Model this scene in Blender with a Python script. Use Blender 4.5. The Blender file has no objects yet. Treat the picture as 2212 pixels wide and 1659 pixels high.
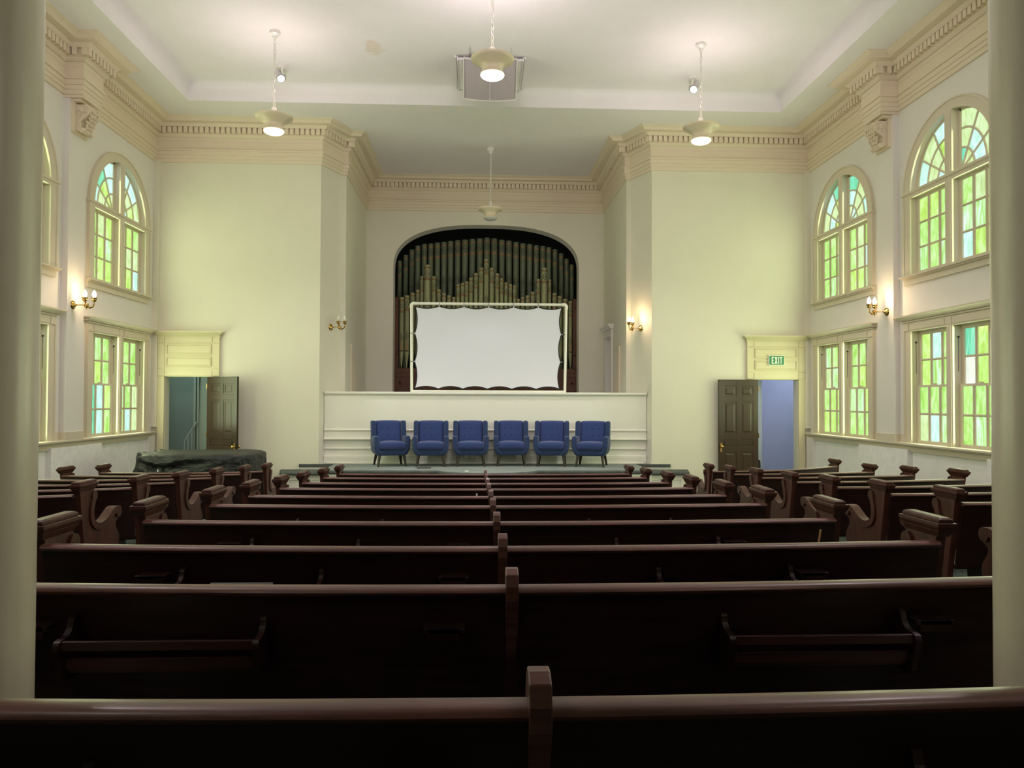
import bpy, bmesh, math, random
from mathutils import Vector, Matrix
random.seed(7)
PI = math.pi
scene = bpy.context.scene
COL = scene.collection
E = 1.97                      # eye height above the flat floor in front of the stage; build coordinates are relative to the eye

# ------------------------------------------------------------------ camera, world, light, exposure
F_PX, YAW, PITCH, ROLL, CAMX = 1674.25, .044, .020, .0041, -.195
def cam_dir(u, v):
    c, s = math.cos(ROLL), math.sin(ROLL); u, v = c*u+s*v, -s*u+c*v
    d = [u, 1, -v]
    c, s = math.cos(PITCH), math.sin(PITCH); y, z = c*d[1]-s*d[2], s*d[1]+c*d[2]
    c, s = math.cos(YAW), math.sin(YAW); x, y2 = c*d[0]+s*y, -s*d[0]+c*y
    return Vector((x, y2, z))
fw = cam_dir(0, 0); rt = (cam_dir(1, 0)-fw).normalized(); up = (cam_dir(0, -1)-fw).normalized()
cd = bpy.data.cameras.new('camera'); cam = bpy.data.objects.new('camera', cd); COL.objects.link(cam)
cam.matrix_world = Matrix(((rt.x, up.x, -fw.x, CAMX), (rt.y, up.y, -fw.y, 0), (rt.z, up.z, -fw.z, E), (0, 0, 0, 1)))
cd.sensor_fit = 'HORIZONTAL'; cd.sensor_width = 36; cd.lens = F_PX/2212*36; cd.clip_start = .02; cd.clip_end = 200
scene.camera = cam
world = bpy.data.worlds.new('daylight'); scene.world = world; world.use_nodes = True
bg = world.node_tree.nodes['Background']; bg.inputs['Color'].default_value = (.75, .9, .8, 1); bg.inputs['Strength'].default_value = .5
vs = scene.view_settings; vs.view_transform = 'Standard'; vs.look = 'None'; vs.gamma = 1; vs.use_curve_mapping = False
vs.exposure = 0.15

W = 6.986
BAYS = (14.94, 11.43, 7.92)
WIN_COL = (.86, 1.0, .62)
WIN_POWER_UP, WIN_POWER_LO = 24, 44
GAL_POWER, GAL_COL = 195, (.96, .91, 1.0)
def area(name, loc, rot, sx, sy, power, color):
    l = bpy.data.lights.new(name, 'AREA'); l.shape = 'RECTANGLE'; l.size = sx; l.size_y = sy; l.energy = power; l.color = color
    o = bpy.data.objects.new(name, l); o.location = (loc[0], loc[1], loc[2]+E); o.rotation_euler = rot; COL.objects.link(o); return o
for yc in BAYS:
    for s in (-1, 1):
        area('window_daylight', (s*(W-.015), yc, .245), (0, s*PI/2, 0), 1.75, 2.05, WIN_POWER_LO, WIN_COL)
        area('window_daylight', (s*(W-.015), yc, 3.1), (0, s*PI/2, 0), 2.0, 2.0, WIN_POWER_UP, WIN_COL)
for x in (-4.2, 0, 4.2):
    area('added_rear_fill', (x, -3.85, 4.3), (PI/2+.42, 0, 0), 2.0, 2.4, GAL_POWER, GAL_COL)  # added fill from behind the camera; no windows are built there
def point(name, loc, power, color, r=.05):
    l = bpy.data.lights.new(name, 'POINT'); l.energy = power; l.color = color; l.shadow_soft_size = r
    o = bpy.data.objects.new(name, l); o.location = (loc[0], loc[1], loc[2]+E); COL.objects.link(o); return o
def spot(name, loc, target, power, color, ang, blend=.4, r=.05):
    l = bpy.data.lights.new(name, 'SPOT'); l.energy = power; l.color = color; l.spot_size = ang; l.spot_blend = blend; l.shadow_soft_size = r
    o = bpy.data.objects.new(name, l); o.location = (loc[0], loc[1], loc[2]+E); COL.objects.link(o)
    o.rotation_euler = (Vector(target)-Vector(loc)).to_track_quat('-Z', 'Y').to_euler(); return o

# ------------------------------------------------------------------ helpers
class MB:
    def __init__(s): s.v = []; s.f = []; s.m = []; s.uv = None
    def add(s, V, F, mi=0):
        o = len(s.v); s.v += [tuple(p) for p in V]; s.f += [tuple(i+o for i in f) for f in F]; s.m += [mi]*len(F); return s
    def box(s, x0, x1, y0, y1, z0, z1, mi=0):
        x0, x1 = min(x0, x1), max(x0, x1); y0, y1 = min(y0, y1), max(y0, y1); z0, z1 = min(z0, z1), max(z0, z1)
        V = [(x0,y0,z0),(x1,y0,z0),(x1,y1,z0),(x0,y1,z0),(x0,y0,z1),(x1,y0,z1),(x1,y1,z1),(x0,y1,z1)]
        return s.add(V, [(3,2,1,0),(4,5,6,7),(0,1,5,4),(1,2,6,5),(2,3,7,6),(3,0,4,7)], mi)
    def prism(s, poly, a, b, axis='x', mi=0):
        # poly in the two other axes (x: (y,z), y: (x,z), z: (x,y))
        n = len(poly)
        def P(p, t): return (t, p[0], p[1]) if axis == 'x' else (p[0], t, p[1]) if axis == 'y' else (p[0], p[1], t)
        V = [P(p, a) for p in poly]+[P(p, b) for p in poly]
        F = [tuple(range(n-1, -1, -1)), tuple(range(n, 2*n))]+[(i, (i+1) % n, n+(i+1) % n, n+i) for i in range(n)]
        return s.add(V, F, mi)
    def frustum(s, c0, s0, c1, s1, mi=0):
        V = []
        for c, z in ((c0, s0), (c1, s1)):
            x, y, zz = c; hx, hy = z
            V += [(x-hx, y-hy, zz), (x+hx, y-hy, zz), (x+hx, y+hy, zz), (x-hx, y+hy, zz)]
        return s.add(V, [(3,2,1,0),(4,5,6,7),(0,1,5,4),(1,2,6,5),(2,3,7,6),(3,0,4,7)], mi)
    def lathe(s, prof, n=24, c=(0, 0, 0), mi=0, mis=None, M=None):
        V = []
        for r, z in prof:
            for k in range(n):
                a = 2*PI*k/n; p = Vector((r*math.cos(a), r*math.sin(a), z))
                if M: p = M @ p
                V.append((p.x+c[0], p.y+c[1], p.z+c[2]))
        o = len(s.v); s.v += V
        for i in range(len(prof)-1):
            for k in range(n):
                k2 = (k+1) % n
                s.f.append((o+i*n+k, o+i*n+k2, o+(i+1)*n+k2, o+(i+1)*n+k)); s.m.append(mis[i] if mis else mi)
        if prof[0][0] > 1e-4: s.f.append(tuple(o+k for k in range(n-1, -1, -1))); s.m.append(mis[0] if mis else mi)
        if prof[-1][0] > 1e-4: s.f.append(tuple(o+(len(prof)-1)*n+k for k in range(n))); s.m.append(mis[-1] if mis else mi)
        return s
    def tube(s, pts, r, n=8, mi=0, closed=False):
        pts = [Vector(p) for p in pts]; N = len(pts); rings = []
        ref = None
        for i, p in enumerate(pts):
            if closed: t = pts[(i+1) % N]-pts[i-1]
            else: t = pts[min(i+1, N-1)]-pts[max(i-1, 0)]
            t.normalize()
            if ref is None: ref = Vector((0, 0, 1)) if abs(t.z) < .9 else Vector((1, 0, 0))
            b = t.cross(ref)
            if b.length < 1e-4: b = t.cross(Vector((.3, 1, .2)))
            b.normalize(); nn = b.cross(t); ref = nn
            rr = r[i] if isinstance(r, (list, tuple)) else r
            rings.append([p+rr*(math.cos(2*PI*k/n)*nn+math.sin(2*PI*k/n)*b) for k in range(n)])
        o = len(s.v)
        for R in rings: s.v += [tuple(p) for p in R]
        for i in range(N if closed else N-1):
            j = (i+1) % N
            for k in range(n):
                k2 = (k+1) % n; s.f.append((o+i*n+k, o+i*n+k2, o+j*n+k2, o+j*n+k)); s.m.append(mi)
        if not closed:
            s.f.append(tuple(o+k for k in range(n-1, -1, -1))); s.m.append(mi)
            s.f.append(tuple(o+(N-1)*n+k for k in range(n))); s.m.append(mi)
        return s
    def rbox(s, c, size, r, seg=3, fn=None, mi=0, cuts=0):
        bm = bmesh.new(); bmesh.ops.create_cube(bm, size=1)
        for v in bm.verts: v.co = Vector((v.co.x*size[0], v.co.y*size[1], v.co.z*size[2]))
        bmesh.ops.bevel(bm, geom=bm.edges[:], offset=r, segments=seg, profile=.5, affect='EDGES')
        if cuts: bmesh.ops.subdivide_edges(bm, edges=[e for e in bm.edges if e.calc_length() > min(size)*.5], cuts=cuts, use_grid_fill=True)
        V = []
        for v in bm.verts:
            p = v.co.copy()
            if fn: p = Vector(fn(p))
            V.append(tuple(p+Vector(c)))
        bm.verts.index_update()
        s.add(V, [tuple(v.index for v in f.verts) for f in bm.faces], mi); bm.free(); return s
    def xf(s, fn): s.v = [tuple(fn(Vector(p))) for p in s.v]; return s
    def mesh(s, name, mats, smooth=None):
        me = bpy.data.meshes.new(name); me.from_pydata(s.v, [], s.f)
        for m in (mats if isinstance(mats, (list, tuple)) else [mats]): me.materials.append(m)
        me.polygons.foreach_set('material_index', s.m)
        if s.uv:
            ul = me.uv_layers.new(name='uv')
            for l in me.loops: ul.data[l.index].uv = s.uv[l.vertex_index]
        me.update()
        bm = bmesh.new(); bm.from_mesh(me); bmesh.ops.recalc_face_normals(bm, faces=bm.faces); bm.to_mesh(me); bm.free()
        if smooth:
            me.polygons.foreach_set('use_smooth', [True]*len(me.polygons)); me.set_sharp_from_angle(angle=math.radians(smooth))
        return me
    def build(s, name, mats, parent=None, loc=(0, 0, 0), smooth=None, bevel=0, rot=None):
        return mk(name, s.mesh(name, mats, smooth), parent, loc, bevel, rot)
def mk(name, me, parent=None, loc=(0, 0, 0), bevel=0, rot=None):
    o = bpy.data.objects.new(name, me); COL.objects.link(o)
    if parent: o.parent = parent; o.location = loc
    else: o.location = (loc[0], loc[1], loc[2]+E)
    if rot: o.rotation_euler = rot
    if bevel:
        b = o.modifiers.new('bevel', 'BEVEL'); b.width = bevel; b.segments = 2; b.limit_method = 'ANGLE'; b.angle_limit = math.radians(40)
    return o
def tag(o, label, cat, group=None):
    o['label'] = label; o['category'] = cat
    if group: o['group'] = group
    return o
def thing(name, label, cat, loc=(0, 0, 0), rotz=0, group=None):
    o = bpy.data.objects.new(name, None); o.empty_display_size = .1; COL.objects.link(o)
    o.location = (loc[0], loc[1], loc[2]+E); o.rotation_euler = (0, 0, rotz)
    return tag(o, label, cat, group)
def struct(o, label=None):
    o['kind'] = 'structure'
    if label: o['label'] = label
    return o
def copy_tree(o, parent=None):
    c = o.copy(); COL.objects.link(c)
    if parent: c.parent = parent
    for ch in list(o.children): copy_tree(ch, c)
    return c

# ------------------------------------------------------------------ materials
def nodes(m): m.use_nodes = True; return m.node_tree.nodes, m.node_tree.links
def mat(name, col, rough=.6, metal=0, var=0, vscale=6, bump=0, bscale=60, coat=0, stretch=None, emit=None, estr=0, spec=.5, sheen=0, dist=.01):
    m = bpy.data.materials.new(name); N, L = nodes(m); b = N['Principled BSDF']
    b.inputs['Base Color'].default_value = (*col, 1); b.inputs['Roughness'].default_value = rough; b.inputs['Metallic'].default_value = metal
    b.inputs['Coat Weight'].default_value = coat; b.inputs['Specular IOR Level'].default_value = spec; b.inputs['Sheen Weight'].default_value = sheen
    if coat: b.inputs['Coat Roughness'].default_value = .2
    if emit: b.inputs['Emission Color'].default_value = (*emit, 1); b.inputs['Emission Strength'].default_value = estr
    if var or bump:
        tc = N.new('ShaderNodeTexCoord'); mp = N.new('ShaderNodeMapping'); L.new(tc.outputs['Object'], mp.inputs['Vector'])
        if stretch: mp.inputs['Scale'].default_value = stretch
    if var:
        n = N.new('ShaderNodeTexNoise'); n.inputs['Scale'].default_value = vscale; n.inputs['Detail'].default_value = 5; L.new(mp.outputs[0], n.inputs['Vector'])
        r = N.new('ShaderNodeValToRGB'); r.color_ramp.elements[0].position = .3; r.color_ramp.elements[1].position = .7
        r.color_ramp.elements[0].color = (*[c*(1-var) for c in col], 1); r.color_ramp.elements[1].color = (*[min(1, c*(1+var)) for c in col], 1)
        L.new(n.outputs[0], r.inputs[0]); L.new(r.outputs[0], b.inputs['Base Color'])
    if bump:
        n2 = N.new('ShaderNodeTexNoise'); n2.inputs['Scale'].default_value = bscale; n2.inputs['Detail'].default_value = 3; L.new(mp.outputs[0], n2.inputs['Vector'])
        bp = N.new('ShaderNodeBump'); bp.inputs['Strength'].default_value = bump; bp.inputs['Distance'].default_value = dist
        L.new(n2.outputs[0], bp.inputs['Height']); L.new(bp.outputs[0], b.inputs['Normal'])
    return m
M = {}
M['wall'] = mat('cream_wall_paint', (.78, .745, .59), .55, var=.015, vscale=2, bump=.15, bscale=90)
M['side'] = mat('off_white_wall_paint', (.81, .765, .71), .6, var=.015, vscale=2, bump=.2, bscale=90)
M['apse'] = mat('apse_wall_paint', (.78, .735, .61), .6, var=.015, vscale=2, bump=.15, bscale=90)
M['dado'] = mat('rough_white_plaster', (.88, .87, .84), .8, var=.05, vscale=8, bump=.5, bscale=45)
M['dado2'] = mat('plain_white_plaster', (.87, .86, .82), .7, var=.03, vscale=3, bump=.25, bscale=60)
M['trim'] = mat('beige_trim_paint', (.80, .68, .52), .5, var=.0, vscale=3, bump=.05, bscale=30)
M['wtrim'] = mat('window_trim_paint', (.70, .62, .47), .4, var=.0, vscale=4, bump=.05, bscale=30)
M['dtrim'] = mat('yellowed_door_trim_paint', (.70, .63, .40), .45, var=.0, vscale=4)
M['par'] = mat('parapet_paint', (.81, .785, .68), .5, var=.01, vscale=3)
M['ceil'] = mat('stippled_ceiling_plaster', (.86, .81, .82), .9, var=.015, vscale=2, bump=.6, bscale=55)
def ceiling_stain(m):
    N, L = nodes(m); b = N['Principled BSDF']; tc = N.new('ShaderNodeTexCoord')
    nz = N.new('ShaderNodeTexNoise'); nz.inputs['Scale'].default_value = 7; nz.inputs['Detail'].default_value = 4; L.new(tc.outputs['Object'], nz.inputs['Vector'])
    mp = N.new('ShaderNodeMapping'); mp.inputs['Location'].default_value = (2.05*2.6, -13.55*1.5, 0); mp.inputs['Scale'].default_value = (2.6, 1.5, 0); L.new(tc.outputs['Object'], mp.inputs['Vector'])
    ln = N.new('ShaderNodeVectorMath'); ln.operation = 'LENGTH'; L.new(mp.outputs[0], ln.inputs[0])
    ad = N.new('ShaderNodeMath'); ad.operation = 'ADD'; L.new(ln.outputs['Value'], ad.inputs[0]); L.new(nz.outputs[0], ad.inputs[1])
    r = N.new('ShaderNodeValToRGB'); r.color_ramp.elements[0].position = .80; r.color_ramp.elements[0].color = (.45, .45, .45, 1); r.color_ramp.elements[1].position = 1.0; r.color_ramp.elements[1].color = (0, 0, 0, 1)
    L.new(ad.outputs[0], r.inputs[0]); src = b.inputs['Base Color'].links[0].from_socket
    mx = N.new('ShaderNodeMix'); mx.data_type = 'RGBA'; L.new(r.outputs[0], mx.inputs['Factor']); L.new(src, mx.inputs[6]); mx.inputs[7].default_value = (.72, .56, .38, 1); L.new(mx.outputs[2], b.inputs['Base Color'])
ceiling_stain(M['ceil'])
M['carpet'] = mat('grey_green_carpet', (.085, .11, .095), .95, var=.25, vscale=14, bump=.5, bscale=300)
M['stage'] = mat('worn_sage_carpet', (.25, .282, .262), .95, var=.2, vscale=4, bump=.5, bscale=300, stretch=(1, 3, 1))
M['nosing'] = mat('dark_sage_carpet_edge', (.088, .098, .092), .95, var=.2, vscale=6, bump=.5, bscale=300)
M['wood'] = mat('dark_mahogany', (.020, .0065, .0045), .45, var=.45, vscale=5, coat=.10, spec=.35, stretch=(1, 9, 9), bump=.05, bscale=20)
M['woodend'] = mat('reddish_mahogany', (.066, .020, .012), .48, var=.4, vscale=4, coat=.06, spec=.35, stretch=(6, 6, 1), bump=.08, bscale=18)
M['rail'] = mat('lit_tone_mahogany_rail', (.125, .054, .042), .40, var=.35, vscale=6, coat=.12, spec=.4, stretch=(.6, 8, 8), bump=.05, bscale=20)  # paler mahogany: light falling on the pew tops put into the colour
M['doorw'] = mat('glossy_brown_door_paint', (.050, .029, .015), .26, var=.08, vscale=3, coat=.05, spec=.4, bump=.06, bscale=14)
M['brass'] = mat('polished_brass', (.55, .36, .12), .22, 1)
M['white'] = mat('white_enamel', (.82, .78, .74), .35)
M['enamel'] = mat('cream_enamel', (.76, .64, .47), .3, coat=.2)
M['pvc'] = mat('white_pvc_pipe', (.82, .80, .68), .35)
M['fabric_w'] = mat('white_screen_fabric', (.70, .69, .74), .9)
M['black'] = mat('black_cloth', (.012, .012, .012), .8)
M['rubber'] = mat('black_rubber', (.015, .015, .015), .5)
M['blue'] = mat('blue_upholstery', (.033, .054, .170), .95, var=.15, vscale=90, bump=.4, bscale=260, sheen=.25, spec=.2)
M['blue2'] = mat('navy_shell_upholstery', (.026, .046, .118), .95, var=.15, vscale=90, bump=.4, bscale=260, sheen=.2, spec=.2)
M['button'] = mat('blue_covered_button', (.018, .030, .095), .9)
M['leg'] = mat('dark_walnut_leg', (.024, .015, .009), .4, var=.3, vscale=8, stretch=(8, 8, 1))
M['cover'] = mat('black_nylon_cover', (.011, .012, .0115), .5, var=.15, vscale=5, bump=.9, bscale=5, dist=.05, stretch=(1, 2.2, 2.2))
M['grille'] = None
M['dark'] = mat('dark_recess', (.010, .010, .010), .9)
M['orgw'] = mat('organ_case_oak', (.10, .034, .014), .6, var=.35, vscale=5, stretch=(8, 8, 1))
M['lav'] = mat('lavender_wall_paint', (.50, .53, .68), .7, var=.03, vscale=2)
M['teal'] = mat('grey_green_wall_paint', (.36, .42, .36), .7, var=.04, vscale=2)
M['sign_g'] = mat('green_sign_plate', (.02, .22, .085), .4)
M['sign_w'] = mat('pale_sign_letters', (.80, .85, .70), .4)
M['paper'] = mat('white_paper', (.85, .85, .82), .7)
M['lens'] = mat('lit_lens', (.9, .85, .7), .3, emit=(1.0, .90, .60), estr=1.25)
M['lens2'] = mat('bright_lit_lens', (.9, .85, .7), .3, emit=(1.0, .96, .85), estr=4)
M['lens_off'] = mat('unlit_lens', (.55, .55, .50), .3)
M['bulb'] = mat('lit_bulb', (1, .9, .7), .3, emit=(1.0, .86, .60), estr=14)
M['bulb_off'] = mat('clear_bulb_glass', (.85, .80, .65), .05)
M['spotl'] = mat('spot_lens', (1, 1, 1), .3, emit=(.9, .97, 1.0), estr=9)
M['spotb'] = mat('grey_spot_housing', (.50, .47, .47), .4, .3)
M['spkw'] = mat('white_speaker_paint', (.82, .77, .74), .5)
M['steel'] = mat('galvanised_wire', (.6, .6, .6), .4, .8)
def striped(name, c1, c2, freq):
    m = bpy.data.materials.new(name); N, L = nodes(m); b = N['Principled BSDF']; b.inputs['Roughness'].default_value = .8
    tc = N.new('ShaderNodeTexCoord'); w = N.new('ShaderNodeTexWave'); w.inputs['Scale'].default_value = freq; w.bands_direction = 'X'
    w.inputs['Distortion'].default_value = .4
    L.new(tc.outputs['Object'], w.inputs['Vector']); r = N.new('ShaderNodeValToRGB'); r.color_ramp.elements[0].color = (*c1, 1); r.color_ramp.elements[1].color = (*c2, 1)
    L.new(w.outputs[0], r.inputs[0]); L.new(r.outputs[0], b.inputs['Base Color']); return m
M['grille'] = striped('grey_ribbed_grille', (.30, .26, .26), (.56, .49, .50), 26)
# stained opal glass lit from outside: streaky colour that glows
def pane_mat(name, c1, c2, c3, strength, stretch=(5, 5, 2.2)):
    m = bpy.data.materials.new(name); N, L = nodes(m); b = N['Principled BSDF']
    b.inputs['Roughness'].default_value = .12; b.inputs['Base Color'].default_value = (.06, .07, .04, 1)
    tc = N.new('ShaderNodeTexCoord'); oi = N.new('ShaderNodeObjectInfo'); mp = N.new('ShaderNodeMapping'); mp.inputs['Scale'].default_value = stretch
    ad = N.new('ShaderNodeVectorMath'); ad.operation = 'ADD'; sc = N.new('ShaderNodeVectorMath'); sc.operation = 'SCALE'; sc.inputs['Scale'].default_value = 37
    cb = N.new('ShaderNodeCombineXYZ'); L.new(oi.outputs['Random'], cb.inputs[0]); L.new(oi.outputs['Random'], cb.inputs[2]); L.new(cb.outputs[0], sc.inputs[0])
    L.new(tc.outputs['Object'], mp.inputs['Vector']); L.new(mp.outputs[0], ad.inputs[0]); L.new(sc.outputs[0], ad.inputs[1])
    n = N.new('ShaderNodeTexNoise'); n.inputs['Scale'].default_value = 1.6; n.inputs['Detail'].default_value = 6; n.inputs['Distortion'].default_value = 1.2
    L.new(ad.outputs[0], n.inputs['Vector'])
    r = N.new('ShaderNodeValToRGB'); e = r.color_ramp.elements; e[0].position = .32; e[0].color = (*c1, 1); e[1].position = .70; e[1].color = (*c3, 1)
    x = e.new(.5); x.color = (*c2, 1)
    L.new(n.outputs[0], r.inputs[0]); L.new(r.outputs[0], b.inputs['Emission Color']); b.inputs['Emission Strength'].default_value = strength
    return m
PANES = [pane_mat('green_opal_glass', (.32, .66, .10), (.44, .80, .22), (.66, .92, .48), 1.0),
         pane_mat('yellow_green_opal_glass', (.40, .68, .10), (.52, .84, .20), (.66, .93, .42), 1.0),
         pane_mat('streaky_green_opal_glass', (.32, .64, .12), (.50, .86, .36), (.76, .95, .92), 1.0, (7, 7, 1.5)),
         pane_mat('pale_blue_opal_glass', (.42, .80, .62), (.54, .88, .78), (.70, .90, .97), 1.0),
         pane_mat('teal_opal_glass', (.10, .55, .30), (.15, .68, .42), (.32, .82, .62), 1.0, (8, 8, 1.2)),
         pane_mat('milky_opal_glass', (.70, .80, .66), (.78, .84, .74), (.86, .88, .86), 1.0),
         pane_mat('pale_yellow_green_opal_glass', (.46, .66, .26), (.58, .78, .38), (.68, .87, .55), 1.0)]
# ------------------------------------------------------------------ room shell
FZ = -1.97; ZC = 5.80; YF = 16.5
def floor_z(y): return -(1.336+.053*y) if y < 11.96 else FZ
mb = MB()
ys = [-4, 0, 4, 8, 11.96, 17.5]
for a, b in zip(ys[:-1], ys[1:]):
    mb.add([(-W, a, floor_z(a)), (W, a, floor_z(a)), (W, b, floor_z(b)), (-W, b, floor_z(b))], [(0, 1, 2, 3)])
struct(mb.build('floor', M['carpet']), 'grey-green carpeted floor sloping down towards the stage')

# arch helper for the round-topped windows (ellipse on the spring line)
SPR, AA, AB = 3.44, 1.05, .99
def side_wall(name, s):
    mb = MB()
    def q(y0, y1, z0, z1): mb.add([(s*W, y0, z0), (s*W, y1, z0), (s*W, y1, z1), (s*W, y0, z1)], [(0, 1, 2, 3)])
    cuts = [-4]
    for yc in sorted(BAYS): cuts += [yc-AA, yc+AA]
    cuts.append(YF)
    for i in range(0, len(cuts), 2): q(cuts[i], cuts[i+1], -2.2, ZC+.1)
    for yc in BAYS:
        q(yc-AA, yc+AA, -2.2, -.70); q(yc-AA, yc+AA, 1.15, 2.07)
        n = 24
        for k in range(n):
            a0, a1 = PI-PI*k/n, PI-PI*(k+1)/n
            p0 = (yc+AA*math.cos(a0), SPR+AB*math.sin(a0)); p1 = (yc+AA*math.cos(a1), SPR+AB*math.sin(a1))
            mb.add([(s*W, p0[0], p0[1]), (s*W, p1[0], p1[1]), (s*W, p1[0], ZC+.1), (s*W, p0[0], ZC+.1)], [(0, 1, 2, 3)])
    # pilasters that carry the brackets, corner strip, and the thicker wall piers under the sill rail
    for y0 in (12.87, 9.36):
        mb.box(s*(W-.11), s*(W+.02), y0+.012, y0+.548, -.69, 4.94)
    mb.box(s*(W-.09), s*(W+.02), 16.14, YF, -2.0, -.78)
    for y0, y1 in ((12.5, 14.14), (9.0, 10.5)):
        mb.box(s*(W-.10), s*(W+.02), y0, y1, -2.2, -.80, 1)
    for y0, y1 in ((14.14, 16.14), (10.5, 12.5)):
        mb.box(s*(W-.012), s*(W+.02), y0, y1, -2.2, -.80, 1 if s < 0 and y0 > 13 else 2)
    return struct(mb.build(name, [M['side'], M['dado'], M['dado2']]))
struct(side_wall('wall_left', -1), 'cream left side wall with two tiers of green glass windows')
struct(side_wall('wall_right', 1), 'cream right side wall with two tiers of green glass windows')
def front(name, s):
    mb = MB()
    def q(x0, x1, z0, z1): mb.add([(s*x0, YF, z0), (s*x1, YF, z0), (s*x1, YF, z1), (s*x0, YF, z1)], [(0, 1, 2, 3)])
    q(3.536, 5.835, -2, ZC+.1); q(6.72, W, -2, ZC+.1); q(5.835, 6.72, .447, ZC+.1)
    for x in (5.835, 6.72): mb.add([(s*x, YF, -2), (s*x, YF+.22, -2), (s*x, YF+.22, .447), (s*x, YF, .447)], [(0, 1, 2, 3)])
    mb.add([(s*5.835, YF, .447), (s*6.72, YF, .447), (s*6.72, YF+.22, .447), (s*5.835, YF+.22, .447)], [(0, 1, 2, 3)])
    mb.box(s*(W-.12), s*(W+.01), YF-.08, YF+.01, -.6, 4.97)
    return struct(mb.build(name, M['wall']))
front('wall_front_left', -1); front('wall_front_right', 1)
mb = MB()
for s in (-1, 1):
    mb.add([(s*3.536, YF, -2), (s*3.23, 17.25, -2), (s*3.23, 17.25, ZC+.1), (s*3.536, YF, ZC+.1)], [(0, 1, 2, 3)])
    mb.add([(s*3.23, 17.25, -2), (s*3.13, 17.25, -2), (s*3.13, 17.25, ZC+.1), (s*3.23, 17.25, ZC+.1)], [(0, 1, 2, 3)])
struct(mb.build('wall_splays', M['apse']), 'angled walls at the mouth of the organ recess')
YA = 20.4
mb = MB()
mb.add([(-3.13, 17.25, -2), (-3.13, YA, -2), (-3.13, YA, ZC+.1), (-3.13, 17.25, ZC+.1)], [(0, 1, 2, 3)])
struct(mb.build('wall_recess_left', M['apse']))
mb = MB()
for y0, y1, z0, z1 in ((17.25, 19.12, -2, ZC+.1), (19.95, YA, -2, ZC+.1), (19.12, 19.95, 1.58, ZC+.1)):
    mb.add([(3.13, y0, z0), (3.13, y1, z0), (3.13, y1, z1), (3.13, y0, z1)], [(0, 1, 2, 3)])
struct(mb.build('wall_recess_right', M['apse']))
# rear wall of the recess with its flat-arched organ opening
AX, AZ, ASP, AEX, ACX = 2.446, 1.164, 3.443, 2.55, .02
def arch_pt(t):
    c, s_ = math.cos(t), math.sin(t)
    return ACX+AX*math.copysign(abs(c)**(2/AEX), c), ASP+AZ*abs(s_)**(2/AEX)
N_A = 56; arc = [arch_pt(PI-PI*k/N_A) for k in range(N_A+1)]
mb = MB()
for x0, x1 in ((-3.2, ACX-AX), (ACX+AX, 3.2)): mb.add([(x0, YA, -2), (x1, YA, -2), (x1, YA, ZC+.1), (x0, YA, ZC+.1)], [(0, 1, 2, 3)])
for p, r in zip(arc[:-1], arc[1:]): mb.add([(p[0], YA, p[1]), (r[0], YA, r[1]), (r[0], YA, ZC+.1), (p[0], YA, ZC+.1)], [(0, 1, 2, 3)])
full = [(ACX-AX, -.6)]+arc+[(ACX+AX, -.6)]
for p, r in zip(full[:-1], full[1:]): mb.add([(p[0], YA, p[1]), (r[0], YA, r[1]), (r[0], YA+.45, r[1]), (p[0], YA+.45, p[1])], [(0, 1, 2, 3)], 1)
struct(mb.build('wall_organ_arch', [M['apse'], M['side']], smooth=40), 'wall with the flat-arched opening in front of the organ')
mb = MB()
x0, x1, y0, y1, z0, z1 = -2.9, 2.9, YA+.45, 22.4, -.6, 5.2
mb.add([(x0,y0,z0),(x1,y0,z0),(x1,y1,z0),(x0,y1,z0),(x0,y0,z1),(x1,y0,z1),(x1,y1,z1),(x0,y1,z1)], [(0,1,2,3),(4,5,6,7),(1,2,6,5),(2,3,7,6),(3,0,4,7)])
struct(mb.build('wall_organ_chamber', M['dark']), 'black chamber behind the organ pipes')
mb = MB(); mb.add([(-3.13, 16.8, -.5), (3.13, 16.8, -.5), (3.13, YA+.6, -.5), (-3.13, YA+.6, -.5)], [(0, 1, 2, 3)])
struct(mb.build('floor_choir', M['stage']))
# rear of the hall, gallery over the camera
mb = MB(); mb.add([(-W, -4.0, -2.2), (W, -4.0, -2.2), (W, -4.0, ZC+.1), (-W, -4.0, ZC+.1)], [(0, 1, 2, 3)])
struct(mb.build('wall_back', M['side']))
mb = MB(); mb.box(-W, W, -4, 1.9, 1.45, 1.75); mb.box(-W, W, 1.75, 1.95, 1.40, 2.35)
gal = struct(mb.build('ceiling_gallery', M['side']), 'underside of the rear gallery')
for x in (-1.7, 1.5):
    mb = MB(); mb.lathe([(.0, -.07), (.06, -.06), (.10, -.03), (.11, 0), (0, 0)], 20, (x, 1.0, 1.45)); mb.build('ceiling_lamp', M['lens2'], gal, smooth=50)  # glowing dome added out of view to brighten the nearest pews
    point('added_gallery_fill', (x, 1.0, 1.30), 7, (1.0, .86, .74), .08)  # fill light added under the gallery, out of view
for x, nm in ((-1.385, 'column'), (1.245, 'column')):
    mb = MB(); prof = [(.15, floor_z(1.85)-.02), (.15, 1.30), (.19, 1.34), (.19, 1.46)]
    mb.lathe(prof, 40)
    o = mb.build(nm, mat('cream_column_gloss_paint', (.74, .68, .52), .3, var=.03, vscale=5, coat=.25, stretch=(8, 8, .5)) if 'colm' not in M else M['colm'], loc=(x, 1.85, 0), smooth=40)
    M['colm'] = o.data.materials[0]
    tag(o, 'round cream column at the left edge, behind the nearest pew' if x < 0 else 'round cream column at the right edge, behind the nearest pew', 'column', 'gallery columns')

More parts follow.
